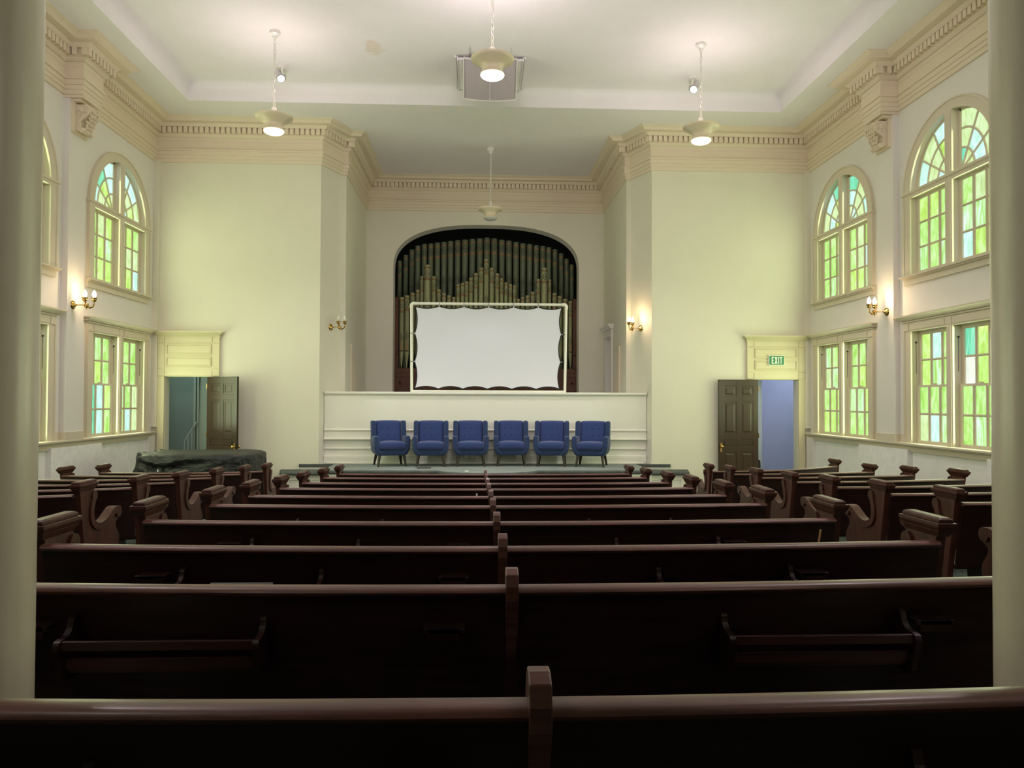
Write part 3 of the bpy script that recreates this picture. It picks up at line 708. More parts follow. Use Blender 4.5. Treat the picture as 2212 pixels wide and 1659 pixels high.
x = .062; R_(x, x+.056, h-t, h); R_(x+.018, x+.018+t, -h, h-t)
mb.build('lettering', M['sign_w'], ex)

# ------------------------------------------------------------------ stage, steps, parapet
S1, S2, SY, SX = -1.375, -1.485, 15.04, 3.2
def slab(mb, x0, x1, yf, yb, z, apron=False, mi=0):
    pts = [(x0, yf)]
    if apron: pts += [(-.95, yf)]+[(.95*math.sin(a), yf+.10-.62*math.cos(a)-.0) for a in [-PI*.42+PI*.84*k/18 for k in range(19)]]+[(.95, yf)]
    pts += [(x1, yf), (x1, yb), (x0, yb)]
    return pts
mb = MB(); pts = slab(mb, -SX, SX, SY, 16.9, S1, True); mb.prism(pts, S1-.03, S1, 'z')
struct(mb.build('floor_stage', M['stage']), 'low stage covered in worn sage carpet')
mb = MB(); mb.prism([(-SX, SY), (SX, SY), (SX, 16.9), (-SX, 16.9)], -1.99, S1-.03, 'z')
mb.prism([(p[0]*.97, p[1]+.04) for p in pts[2:-4]], -1.99, S1-.03, 'z')
for k in range(9):
    x0 = -SX+.1+k*.69
    for a in ((x0, x0+.6, -1.49, -1.475), (x0, x0+.6, -1.93, -1.915), (x0, x0+.015, -1.93, -1.475), (x0+.585, x0+.6, -1.93, -1.475)): mb.box(a[0], a[1], SY-.012, SY+.01, a[2], a[3])
struct(mb.build('trim_19', M['par']), 'cream panelled stage front')
mb = MB()
for x0, x1 in ((-SX, -.96), (.96, SX)): mb.tube([(x0, SY-.005, S1-.035), (x1, SY-.005, S1-.035)], .037, 10)
ap = [(p[0], p[1]-.005, S1-.035) for p in pts[1:-3]]
mb.tube(ap, .035, 8)
for s in (-1, 1):
    mb.tube([(s*3.93, 16.47, S1-.03), (s*3.2, 16.47, S1-.03)], .034, 10)
    mb.box(s*3.2, s*3.93, 16.44, 16.5, S1-.06, S1)
struct(mb.build('trim_20', M['nosing'], smooth=50), 'rolled carpet edge of the stage')
for k, s in enumerate((-1, 1)):
    mb = MB(); mb.prism([(s*SX, 15.93), (s*4.17, 15.93), (s*4.30, 16.49), (s*SX, 16.49)], S2-.02, S2, 'z', 0)
    mb.tube([(s*SX, 15.93, S2-.035), (s*4.17, 15.93, S2-.035)], .036, 10, 0); mb.tube([(s*4.17, 15.93, S2-.035), (s*4.30, 16.49, S2-.035)], .034, 10, 0)
    mb.prism([(s*SX, 15.99), (s*4.10, 15.99), (s*4.22, 16.49), (s*SX, 16.49)], -1.99, S2-.02, 'z', 1)
    mb.box(s*3.3, s*4.13, 15.965, 16.0, S2-.09, S2-.05, 1); mb.box(s*3.2, s*3.9, 16.46, 16.5, S2, S1-.03, 1); mb.box(s*3.2, s*3.88, 16.445, 16.5, S2+.03, S2+.045, 1)
    for x0, x1 in ((3.28, 3.62), (3.70, 4.04)):
        for a in ((x0, x1, -1.66, -1.645), (x0, x1, -1.94, -1.925), (x0, x0+.015, -1.94, -1.645), (x1-.015, x1, -1.94, -1.645)): mb.box(s*a[0], s*a[1], 15.975, 16.0, a[2], a[3], 1)
    struct(mb.build('floor_step_'+('left' if s < 0 else 'right'), [M['nosing'], M['par']], smooth=40), 'lower carpeted step beside the stage')
PF = 16.66
pp = [(PF+.2, .155), (PF-.035, .155), (PF-.05, .145), (PF-.05, .115), (PF-.035, .098), (PF-.012, .09), (PF, .07), (PF, -.64), (PF-.018, -.645), (PF-.03, -.66), (PF-.018, -.685), (PF-.004, -.69),
      (PF-.004, -.835), (PF-.045, -.84), (PF-.05, -.852), (PF-.045, -.868), (PF+.03, -.885), (PF+.03, -1.035), (PF+.01, -1.04), (PF, -1.055), (PF+.012, -1.08), (PF+.03, -1.085),
      (PF+.03, -1.20), (PF+.0, -1.21), (PF-.005, -1.245), (PF-.005, -1.335), (PF-.02, -1.345), (PF-.025, -1.375), (PF+.2, -1.375)]
mb = MB(); mb.prism(pp, -3.455, 3.455, 'x'); struct(mb.build('wall_parapet', M['par']), 'cream choir parapet behind the armchairs')
mb = MB(); mb.prism([(-3.53, 16.5), (-3.40, 16.72), (-3.37, 16.70), (-3.51, 16.46)], S1, S1+.05, 'z'); mb.prism([(3.53, 16.5), (3.40, 16.72), (3.37, 16.70), (3.51, 16.46)], S1, S1+.05, 'z')
struct(mb.build('baseboard_splays', M['par']))
mb = MB(); mb.box(-1.40, -1.12, 15.46, 15.66, S1-.005, S1+.006)
o = mb.build('floor_vent', M['dark']); tag(o, 'dark floor vent set in the stage carpet', 'vent')
mb = MB(); mb.rbox((0, 0, .012), (.07, .05, .024), .008, 2)
o = mb.build('floor_socket', M['paper'], loc=(-.40, 14.72, S1)); tag(o, 'small white floor socket on the stage apron', 'socket')
# wedge boards, outlets and side door inside the recess
for s in (-1, 1):
    mb = MB(); P = [(18.02, -.5), (18.02, 1.27), (18.06, 1.27), (19.35, -.5)]; mb.prism(P, s*3.10, s*3.14, 'x')
    struct(mb.build('trim_%d' % (21 if s < 0 else 22), M['trim']), 'tapering board on the recess wall')
    o = thing('wall_outlet', 'small wall outlet low on the '+('left' if s < 0 else 'right')+' recess wall', 'outlet', (s*3.125, 19.78 if s < 0 else 20.25, .50))
    mb = MB(); mb.box(-.008, .008, -.045, .045, -.07, .07); mb.build('cover_plate', M['white'], o, bevel=.003)
    mb = MB(); mb.box(-.011, .011, -.018, .018, .012, .04); mb.build('socket', M['rubber'], o); mb = MB(); mb.box(-.011, .011, -.018, .018, -.045, -.017); mb.build('socket', M['rubber'], o)
mb = MB()
for a, b in ((18.99, 19.13), (19.94, 20.08)): mb.box(3.09, 3.14, a, b, -.5, 1.60)
mb.box(3.08, 3.14, 18.97, 20.10, 1.58, 1.76)
V = [(.07, 1.76), (.09, 1.77), (.13, 1.83), (.15, 1.84), (.15, 1.87), (0, 1.87)]
P = [(3.14-d, 18.97-d*.6, z) for d, z in V]+[(3.14-d, 20.10+d*.6, z) for d, z in V]; nV = len(V)
mb.add(P, [(k, k+1, nV+k+1, nV+k) for k in range(nV-1)]); mb.add(P[:nV]+[(3.14, p[1], p[2]) for p in P[:nV]], [(k, k+1, nV+k+1, nV+k) for k in range(nV-1)])
mb.box(3.14, 3.9, 19.10, 19.12, -.5, 1.6); mb.box(3.14, 3.9, 19.95, 19.97, -.5, 1.6); mb.box(3.5, 3.52, 19.1, 19.97, -.5, 1.6); mb.box(3.14, 3.9, 19.1, 19.97, 1.58, 1.6)
struct(mb.build('door_4', M['side']), 'narrow trimmed doorway in the right recess wall')

# unseen fill lights added low behind the parapet to brighten the recess
for s in (-1, 1): point('added_recess_fill', (s*1.6, 17.75, -.42), 15, (1, .96, .92), .12)
# ------------------------------------------------------------------ pipe organ
def pipe_mat(name, base, band_var=.15):
    m = bpy.data.materials.new(name); N, L = nodes(m); b = N['Principled BSDF']; b.inputs['Roughness'].default_value = .42; b.inputs['Metallic'].default_value = .15
    uv = N.new('ShaderNodeUVMap'); sp = N.new('ShaderNodeSeparateXYZ'); L.new(uv.outputs[0], sp.inputs[0])
    def mth(op, a, c=None, d=None):
        n = N.new('ShaderNodeMath'); n.operation = op
        for i, x in enumerate((a, c, d)):
            if x is None: continue
            if isinstance(x, (int, float)): n.inputs[i].default_value = x
            else: L.new(x, n.inputs[i])
        return n.outputs[0]
    u, v = sp.outputs[0], sp.outputs[1]       # u: -1..1 across the front, v: metres below the top
    masks = []
    for vc, hh, uu, fu, fr in ((.25, .145, .95, .62, .085), (1.10, .20, .85, .6, .10)):
        dv = mth('SUBTRACT', v, vc); env = mth('ADD', mth('DIVIDE', mth('ABSOLUTE', u), uu), mth('DIVIDE', mth('ABSOLUTE', dv), hh))
        p_, q_ = mth('DIVIDE', u, fu), mth('DIVIDE', dv, fr)
        fa = mth('ABSOLUTE', mth('SUBTRACT', mth('FRACT', mth('ADD', mth('ADD', p_, q_), 10.5)), .5)); fb = mth('ABSOLUTE', mth('SUBTRACT', mth('FRACT', mth('ADD', mth('SUBTRACT', p_, q_), 10.5)), .5))
        dot = mth('LESS_THAN', mth('MAXIMUM', fa, fb), .30)
        masks.append(mth('MULTIPLY', dot, mth('LESS_THAN', env, 1.0)))
    mk_ = mth('MAXIMUM', masks[0], masks[1])
    n = N.new('ShaderNodeTexNoise'); n.inputs['Scale'].default_value = 9; tc = N.new('ShaderNodeTexCoord'); L.new(tc.outputs['Object'], n.inputs['Vector'])
    r = N.new('ShaderNodeValToRGB'); r.color_ramp.elements[0].position = .3; r.color_ramp.elements[1].position = .7
    r.color_ramp.elements[0].color = (*[c*.82 for c in base], 1); r.color_ramp.elements[1].color = (*base, 1); L.new(n.outputs[0], r.inputs[0])
    mx = N.new('ShaderNodeMix'); mx.data_type = 'RGBA'; L.new(mk_, mx.inputs['Factor']); L.new(r.outputs[0], mx.inputs[6]); mx.inputs[7].default_value = (.035, .022, .012, 1)
    L.new(mx.outputs[2], b.inputs['Base Color']); return m
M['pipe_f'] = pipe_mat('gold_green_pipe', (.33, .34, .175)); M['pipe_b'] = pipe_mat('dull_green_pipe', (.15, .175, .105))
M['band'] = mat('copper_band', (.26, .155, .075), .45, .3)
org = thing('pipe_organ', 'large pipe organ with stencilled green and gold pipes behind the projection screen', 'organ', (0, 20.95, -.5))
def pipe(x, ztop, r, yb, zb, m, foot=True, bands=((.075, .125), (.40, .45)), mouth=False):
    mb = MB(); n = 20; zb0 = zb
    Lp = ztop-zb
    prof = [(r*.92, -.02), (r*1.0, -.002), (r, 0)]
    zs = [0, -.03]
    for a, b_ in bands: zs += [-a, -b_]
    seq = [(r*.93, .0), (r, -.004), (r, -.03)]
    mis = []
    P = [(0, -.004, 0), (r*.9, -.002, 0), (r, -.006, 0)]
    for a, b_ in bands: P += [(r, -a, 1), (r*1.035, -a-.003, 1), (r*1.035, -b_+.003, 1), (r, -b_, 0)]
    zf = -(Lp-.42) if foot else -Lp
    P += [(r, zf, 0)]
    if foot: P += [(r*.96, zf-.03, 0), (r*.2, -Lp, 0)]
    prf = [(a, z) for a, z, _ in P]; ms = [P[i][2] for i in range(len(P)-1)]
    mb.lathe(prf, n, (0, 0, 0), mis=ms)
    mb.uv = []
    for vx, vy, vz in mb.v: mb.uv.append((vx/r if vy < 0 else 5, -vz))
    o = mb.build('organ_pipe', [m, M['band']], org, (x, yb, ztop+.5), smooth=40)
    if mouth:
        q = MB(); q.box(-r*.75, r*.75, -r*1.02, -r*.5, zf+.02, zf+.045); q.build('pipe_mouth', M['dark'], o)
        q = MB(); q.prism([(-r*.55, zf+.06), (r*.55, zf+.06), (r*.42, zf+.16), (0, zf+.30), (-r*.42, zf+.16)], -r*1.06, -r*.7, 'y'); q.build('pipe_lip', M['band'], o)
    return o
ox = lambda x: .02+(x-1104)*.002489
oz = lambda y: 2.73-(y-870)*.002484
back = [(165,468,25),(230,405,27),(296,346,27),(360,302,29),(431,284,29),(500,278,29),(572,268,31),(643,259,31),(714,249,32),(791,240,32),(870,232,35),(951,224,34),(1031,216,34),(1109,207,35),(1189,215,35),(1271,228,33),(1349,238,33),(1426,252,33),(1501,263,32),(1575,272,31),(1647,283,30),(1720,291,30),(1784,302,29),(1853,323,27),(1920,366,26),(1980,425,25),(2037,489,23)]
for x, y, w in back:
    X, Z = ox(x), oz(y); k = 1.026
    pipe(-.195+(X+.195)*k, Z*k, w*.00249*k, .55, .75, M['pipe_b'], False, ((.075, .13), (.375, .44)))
frontp = [(190,866,25),(247,845,26),(306,815,24),(361,784,22),(407,635,21),(465,514,35),(533,634,24),(589,776,23),(645,818,23),(700,840,22),(752,858,19),(798,718,20),(845,705,20),(890,686,21),(937,645,22),(991,594,22),(1046,534,26),(1104,442,27),(1163,534,25),(1221,595,22),(1270,648,21),(1319,692,19),(1366,712,19),(1412,724,19),(1454,870,16),(1502,851,21),(1556,832,23),(1611,792,23),(1671,650,22),(1735,532,34),(1794,655,20),(1849,802,24),(1907,834,25),(1965,867,25),(2023,890,22)]
for x, y, w in frontp:
    big = w > 30
    pipe(ox(x), oz(y), w*.00249, 0 if not big else -.05, .84, M['pipe_f'], True, ((.06, .11), (.36, .42)) if w > 20 else ((.05, .09), (.30, .35)), mouth=(x < 320 or x > 1950))
mb = MB(); mb.box(-2.42, 2.46, -.12, .16, 1.20, 1.33); mb.build('pipe_rack_rail', M['orgw'], org, bevel=.01)
for s, xa, xb in ((-1, -2.43, -2.335), (1, 2.37, 2.465)):
    mb = MB(); mb.box(xa, xb, -.09, .09, 1.33, 3.20); xc = (xa+xb)/2
    mb.frustum((xc, 0, 3.20), (.06, .1), (xc, 0, 3.25), (.02, .03))
    for z in (3.06, 2.92, 2.84, 1.78, 1.62): mb.box(xa-.008, xb+.008, -.10, .10, z, z+.02)
    mb.build('case_post', M['orgw'], org)
    for z in (2.99, 1.70): q = MB(); q.lathe([(0, .02), (.022, .012), (.03, 0)], 12, (xc, -.095, z), M=Matrix.Rotation(PI/2, 4, 'X')); q.build('rosette', M['orgw'], org, smooth=40)
mb = MB(); mb.box(-2.42, 2.46, -.10, .12, 0, 1.20); mb.box(-2.43, 2.47, -.13, .12, 1.10, 1.20); mb.build('case_base', M['orgw'], org)
for k in range(6):
    xa = -2.30+k*.80; mb = MB()
    for a in ((xa, xa+.66, .92, .96), (xa, xa+.66, .10, .14), (xa, xa+.04, .10, .96), (xa+.62, xa+.66, .10, .96)): mb.box(a[0], a[1], -.125, -.09, a[2], a[3])
    mb.box(xa+.10, xa+.56, -.112, -.09, .20, .86); mb.build('case_panel', M['orgw'], org)

# ------------------------------------------------------------------ projection screen in a pipe frame
scx = [-1.693, 1.785]; zt = 2.105; zb = .175
scr = thing('projection_screen', 'blank white projection screen laced into a white pipe frame before the organ', 'screen', (.046, 17.1, -.5))
x0, x1 = -1.71, 1.71; zt_, zb_ = 2.135+.5-.03, .17+.5-.0
def pipe_run(name, pts): mb = MB(); mb.tube(pts, .031, 14); return mb.build(name, M['pvc'], scr, smooth=50)
pipe_run('top_pipe', [(x0, 0, zt_), (x1, 0, zt_)]); pipe_run('bottom_pipe', [(x0+.03, 0, zb_), (x1-.03, 0, zb_)])
pipe_run('side_pipe', [(x0, 0, zt_), (x0+.025, 0, 0)]); pipe_run('side_pipe', [(x1, 0, zt_), (x1-.035, 0, 0)])
for x, s in ((x0, -1), (x1, 1)):
    mb = MB(); mb.tube([(x-s*.10, 0, zt_), (x-s*.03, 0, zt_), (x, 0, zt_-.03), (x, 0, zt_-.10)], .039, 14); mb.build('elbow', M['pvc'], scr, smooth=50)
    mb = MB(); mb.tube([(x, -.35, .02), (x, .35, .02)], .03, 12); mb.build('foot', M['pvc'], scr, smooth=50)
fx0, fx1, ft, fb = x0+.062, x1-.075, zt_-.045, zb_+.045
def edge(a, b, n, depth, nrm):
    out = []
    for i in range(n):
        for k in range(12):
            t = k/12; f = (i+t)/n
            out.append((a[0]+(b[0]-a[0])*f+nrm[0]*depth*4*t*(1-t), a[1]+(b[1]-a[1])*f+nrm[1]*depth*4*t*(1-t)))
    return out
outer = edge((fx0, fb), (fx0+.0, ft), 3, .055, (1, 0))+edge((fx0, ft), (fx1, ft), 6, .05, (0, -1))+edge((fx1, ft), (fx1-.05, fb), 3, .055, (-1, 0))+edge((fx1-.05, fb), (fx0, fb), 6, .055, (0, 1))
C0 = Vector(((fx0+fx1)/2, (ft+fb)/2))
inner = []
for i, p in enumerate(outer):
    a, b = Vector(outer[i-1]), Vector(outer[(i+1) % len(outer)]); t = (b-a).normalized(); nn = Vector((t.y, -t.x))
    inner.append(tuple(Vector(p)+nn*.022))
cor = {0: (.022, .012), 36: (.022, -.012), 108: (-.022, -.012), 144: (-.022, .012)}
for i, d in cor.items(): inner[i] = (outer[i][0]+d[0], outer[i][1]+d[1])
n = len(outer)
mb = MB()
for y in (-.003, .003): mb.add([(p[0], y, p[1]) for p in inner], [tuple(range(n))])
mb.build('screen_fabric', M['fabric_w'], scr)
mb = MB(); mb.add([(p[0], -.005, p[1]) for p in outer]+[(p[0], -.005, p[1]) for p in inner], [(i, (i+1) % n, n+(i+1) % n, n+i) for i in range(n)])
mb.build('screen_border', M['black'], scr)
ties = [(fx0+(fx1-fx0)*k/6, ft, 0, 1) for k in range(1, 6)]+[(fx0, fb+(ft-fb)*k/3, -1, 0) for k in (1, 2)]+[(fx1-.05*(1-k/3), fb+(ft-fb)*k/3, 1, 0) for k in (1, 2)]
for x, z, dx, dz in ties:
    mb = MB(); ln = .085 if dx else .10
    if dz: pts = [(x, -.006, z), (x, -.036, z+.02), (x, -.037, z+.06), (x, 0, z+.082), (x, .037, z+.05), (x, .01, z)]
    else: pts = [(x, -.006, z), (x+dx*.03, -.036, z), (x+dx*.07, -.037, z+.002), (x+dx*.11, 0, z), (x+dx*.06, .037, z), (x, .01, z)]
    mb.tube(pts, .004, 6); mb.build('lacing_cord', M['rubber'], scr)
    mb = MB(); mb.lathe([(.006, -.003), (.013, -.003), (.013, .003), (.006, .003)], 10, (x, -.007, z-.004*dz), M=Matrix.Rotation(PI/2, 4, 'X')); mb.build('eyelet', M['steel'], scr)

# ------------------------------------------------------------------ six armchairs
def make_chair(label):
    r = thing('armchair', label, 'armchair', (0, 0, 0), 0, 'blue armchairs on the stage')
    B = M['blue']
    # local: faces -y, x across, z up from the stage floor
    mb = MB()
    def sh(p):  # outer shell tapers in and rounds towards the bottom
        k = 1-.16*max(0, (-p.z-.02)/.19)**1.6 if p.z < -.02 else 1
        return (p.x*k, p.y, p.z)
    mb.rbox((0, .02, .30), (.735, .62, .15), .05, 3, fn=lambda p: (p.x*(1-.17*(max(0, .075-p.z)/.15)**1.3), p.y, p.z))
    mb.build('seat_base', M['blue2'], r, smooth=60)
    for s in (-1, 1):
        mb = MB(); mb.rbox((s*.318, -.02, .43), (.105, .60, .37), .042, 4, fn=lambda p, s=s: (p.x-s*.11*(max(0, -p.z-.03)/.155)**1.7, p.y+(.02 if p.y < 0 and p.z > 0 else 0), p.z+(.012 if p.y < -.1 and p.z > 0 else 0)), cuts=3)
        mb.build('arm', M['blue2'], r, smooth=60)
        mb = MB(); mb.rbox((s*.312, .245, .745), (.10, .20, .36), .035, 4, fn=lambda p: (p.x, p.y+p.z*.20, p.z)); mb.build('back_wing', M['blue2'], r, smooth=60)
    mb = MB(); mb.rbox((0, .275, .66), (.535, .16, .52), .045, 4, cuts=5, fn=lambda p: (p.x, p.y+p.z*.22+.02*(1-(p.x/.27)**2)*(1 if p.y < 0 else 0), p.z+(.010*(1-(p.x/.27)**2) if p.z > .2 else 0)))
    mb.build('backrest', B, r, smooth=60)
    mb = MB(); mb.rbox((0, -.055, .425), (.545, .57, .15), .055, 4, cuts=4, fn=lambda p: (p.x, p.y, p.z+(.022*(1-(p.x/.28)**2)*(1-(p.y/.3)**2) if p.z > 0 else 0)))
    mb.build('seat_cushion', B, r, smooth=60)
    for zz in (.77, .625):
        for xx in (-.125, 0, .125):
            y = .275-.08+.22*(zz-.66)+.018
            mb = MB(); mb.lathe([(0, .010), (.011, .008), (.0165, 0), (.014, -.006)], 10, (xx, y+.002, zz), M=Matrix.Rotation(PI/2+.2, 4, 'X')); mb.build('button', M['button'], r, smooth=60)
    for sx in (-1, 1):
        for sy in (-1, 1):
            xt, yt = sx*.245, (-.23 if sy < 0 else .24); xb, yb = sx*.285, (-.27 if sy < 0 else .31)
            mb = MB(); mb.lathe([(.019, 0), (.020, .01), (.033, .24), (.033, .26)], 12)
            mb.xf(lambda p: Vector((p.x+xb+(xt-xb)*p.z/.25, p.y+yb+(yt-yb)*p.z/.25, p.z))); mb.build('leg', M['leg'], r, smooth=40)
    return r
cl = ['blue button-backed armchair on the stage, leftmost of the six, angled towards the centre', 'blue button-backed armchair on the stage, second from the left, facing straight out', 'blue button-backed armchair on the stage, third from the left, facing straight out',
      'blue button-backed armchair on the stage, third from the right, facing straight out', 'blue button-backed armchair on the stage, second from the right, turned slightly inward', 'blue button-backed armchair on the stage, rightmost of the six, angled towards the centre']
spots_ = [(-1.997, 16.10, .27), (-1.16, 16.09, .04), (-.339, 16.15, .03), (.507, 16.2, -.02), (1.347, 16.14, -.13), (2.164, 16.02, -.27)]
ch0 = make_chair(cl[0])
for k, (x, y, a) in enumerate(spots_):
    o = ch0 if k == 0 else copy_tree(ch0)
    o['label'] = cl[k]; o.location = (x, y+.0, S1+E); o.rotation_euler = (0, 0, a)
# ------------------------------------------------------------------ pendant lamps
def make_pendant(label, drop, lensm, scale=1.0):
    """origin at the ceiling"""
    r = thing('pendant_lamp', label, 'lamp', (0, 0, 0), 0, 'chain-hung bowl lamps')
    mb = MB(); mb.lathe([(.085, 0), (.092, -.012), (.088, -.05), (.06, -.065), (.038, -.085), (.034, -.12), (.018, -.135), (0, -.135)], 24); mb.build('canopy', M['white'], r, smooth=40)
    zb = -drop; k = scale
    zr = zb+.335*k                                        # rim height
    mb = MB()
    po = [(.140, .046), (.160, .046), (.170, .050), (.173, .060), (.166, .070), (.152, .082), (.146, .10), (.147, .13), (.158, .155), (.182, .180), (.22, .203), (.262, .222), (.294, .240), (.308, .260), (.310, .282), (.303, .286), (.296, .262), (.26, .240), (.215, .22), (.172, .192), (.146, .16), (.137, .12), (.135, .09)]
    mb.lathe([(a*k, z*k+zb) for a, z in po], 40)
    mb.build('shade', M['enamel'], r, smooth=60)
    mb = MB(); mb.lathe([(0, zb-.022*k), (.08*k, zb-.018*k), (.13*k, zb-.004*k), (.160*k, zb+.016*k), (.171*k, zb+.036*k), (.165*k, zb+.048*k), (.12*k, zb+.056*k), (0, zb+.056*k)], 32); mb.build('lens', lensm, r, smooth=60)
    mb = MB(); zc = zb+.262*k
    mb.lathe([(0, zc+.185*k), (.03*k, zc+.18*k), (.042*k, zc+.165*k), (.044*k, zc+.05*k), (.05*k, zc+.04*k), (.05*k, zc-.02*k), (.03*k, zc-.12*k), (0, zc-.12*k)], 20); mb.build('lamp_holder', M['white'], r, smooth=40)
    for a in (0, 2*PI/3, 4*PI/3):
        q = MB(); q.tube([(.02*k*math.cos(a), .02*k*math.sin(a), zc-.02*k), (.135*k*math.cos(a), .135*k*math.sin(a), zb+.10*k)], .006*k, 6); q.build('holder_arm', M['white'], r)
    z1 = zc+.185*k; z0 = -.135; nl = max(2, int(round((z0-z1)/.088))); p = (z0-z1)/nl
    lm = MB(); hl = p*.5+.013
    lm.tube([(.019*math.cos(t), 0, hl*math.sin(t)*.98) for t in [2*PI*i/14 for i in range(14)]], .0068, 6, closed=True); link = lm.mesh('chain_link', M['white'], 60)
    for i in range(nl):
        o = mk('chain_link', link, r, (0, 0, z0-p*(i+.5))); o.rotation_euler = (0, 0, PI/4+(PI/2 if i % 2 else 0))
    return r
def put(o, x, y, z): o.location = (x, y, z+E); return o
TC = TZ
LAMPC = (1.0, .86, .98)
pa = put(make_pendant('lit cream bowl lamp hanging in front of the speaker cluster', TC-4.60, M['lens2'], 1.0), -.01, 11.0, TC)
pb = put(make_pendant('lit cream bowl lamp on a chain over the left pews', TC-4.43, M['lens'], 1.0), -3.622, 13.03, TC)
pc = copy_tree(pb); pc['label'] = 'lit cream bowl lamp on a chain over the right pews'; put(pc, 3.622, 13.1, TC)
pd = put(make_pendant('unlit cream bowl lamp hanging before the organ arch', ZC-4.14, M['lens_off'], .92), .075, 17.79, ZC)
for (x, y), nm in (((-3.622, 5.2), 'lit cream bowl lamp high above the rear left pews'), ((3.622, 5.2), 'lit cream bowl lamp high above the rear right pews')):
    o = copy_tree(pb); o['label'] = nm; put(o, x, y, TC)
for x, y in ((-3.622, 13.03), (3.622, 13.1), (-3.622, 5.2), (3.622, 5.2), (-.01, 11.0)):
    z = 4.43 if y != 11.0 else 4.60
    point('bowl_lamp_uplight', (x, y, z+.20), 80 if y > 13 else 140, LAMPC, .09)
    spot('bowl_lamp_downlight', (x, y, z-.04), (x, y, -2), 220, (1, .87, .90), 2.3, .6, .10)

# ------------------------------------------------------------------ speaker cluster under the ceiling
sp = thing('speaker_cluster', 'white loudspeaker cluster with two ribbed grilles hung from the ceiling', 'speaker', (0, 13.97, 5.83))
A_T, A_B = Vector((0, -.26, .26)), Vector((0, .26, -.28))          # top edge nearer the pews, bottom edge lower and further
dwn = (A_B-A_T); hgt = dwn.length; dwn.normalize(); nrm = Vector((0, -dwn.z*-1, 0)); nrm = Vector((1, 0, 0)).cross(dwn); nrm = nrm if nrm.z < 0 else -nrm
def fp(u, v, d=0):   # u across -1..1, v 0 top..1 bottom, bulging face
    b = .085*(1-u*u)+d
    p = A_T+(A_B-A_T)*v+Vector((u*.485, 0, 0))+nrm*b; return (p.x, p.y, p.z)
for s in (-1, 1):
    mb = MB(); nu = 10; us = [s*(.02+.955*k/nu) for k in range(nu+1)]
    V = [fp(u, .015) for u in us]+[fp(u, .985) for u in us]; mb.add(V, [(k, k+1, nu+2+k, nu+1+k) for k in range(nu)])
    o = mb.build('speaker_grille', M['grille'], sp)
    mb = MB(); u = s*.53; c = Vector(fp(u, .09, .006)); mb.box(c.x-.035, c.x+.035, c.y-.012, c.y+.006, c.z-.035, c.z+.03); mb.build('badge', M['rubber'], o)
mb = MB()
def strip(u0, u1, v0, v1, d=.018):
    nn = 8
    for k in range(nn):
        a, b = u0+(u1-u0)*k/nn, u0+(u1-u0)*(k+1)/nn
        mb.add([fp(a, v0, d), fp(b, v0, d), fp(b, v1, d), fp(a, v1, d), fp(a, v0, -.04), fp(b, v0, -.04), fp(b, v1, -.04), fp(a, v1, -.04)], [(0, 1, 2, 3), (0, 1, 5, 4), (2, 3, 7, 6), (1, 2, 6, 5), (3, 0, 4, 7)])
strip(-1, 1, 0, .022); strip(-1, 1, .978, 1); strip(-1, -.972, 0, 1); strip(.972, 1, 0, 1); strip(-.022, -.006, 0, 1); strip(.006, .022, 0, 1)
mb.build('speaker_frame', M['spkw'], sp)
mb = MB(); bk = Vector((0, .62, .22))
F0 = [Vector(fp(-1, 0)), Vector(fp(1, 0)), Vector(fp(1, 1)), Vector(fp(-1, 1))]; B0 = [Vector((-.36, .25, .25)), Vector((.36, .25, .25)), Vector((.36, .55, .05)), Vector((-.36, .55, .05))]
mb.add([tuple(p) for p in F0+B0], [(4, 5, 6, 7), (0, 1, 5, 4), (1, 2, 6, 5), (2, 3, 7, 6), (3, 0, 4, 7)]); mb.build('cabinet', M['spkw'], sp)
for s in (-1, 1):
    mb = MB(); mb.box(s*.46, s*.60, -.20, 1.16, .24, .285); mb.box(s*.585, s*.60, -.22, 1.18, .225, .30); mb.box(s*.61, s*.64, -.22, 1.18, .27, .31); mb.build('ceiling_hatch_rail', M['ceil'], sp)
    mb = MB(); mb.tube([(s*.36, -.15, .30), (s*.36, -.55, .32)], .004, 6); mb.tube([(s*.36, -.15, .27), (s*.38, -.3, .32)], .004, 6); mb.build('hanging_wire', M['steel'], sp)
mb = MB(); mb.box(-.60, .60, 1.14, 1.18, .24, .31); mb.build('ceiling_hatch_rail', M['ceil'], sp)
mb = MB(); mb.tube([(-.36, -.12, .27), (-.36, -.12, .19)], .02, 8); mb.build('shackle', M['steel'], sp, smooth=40)

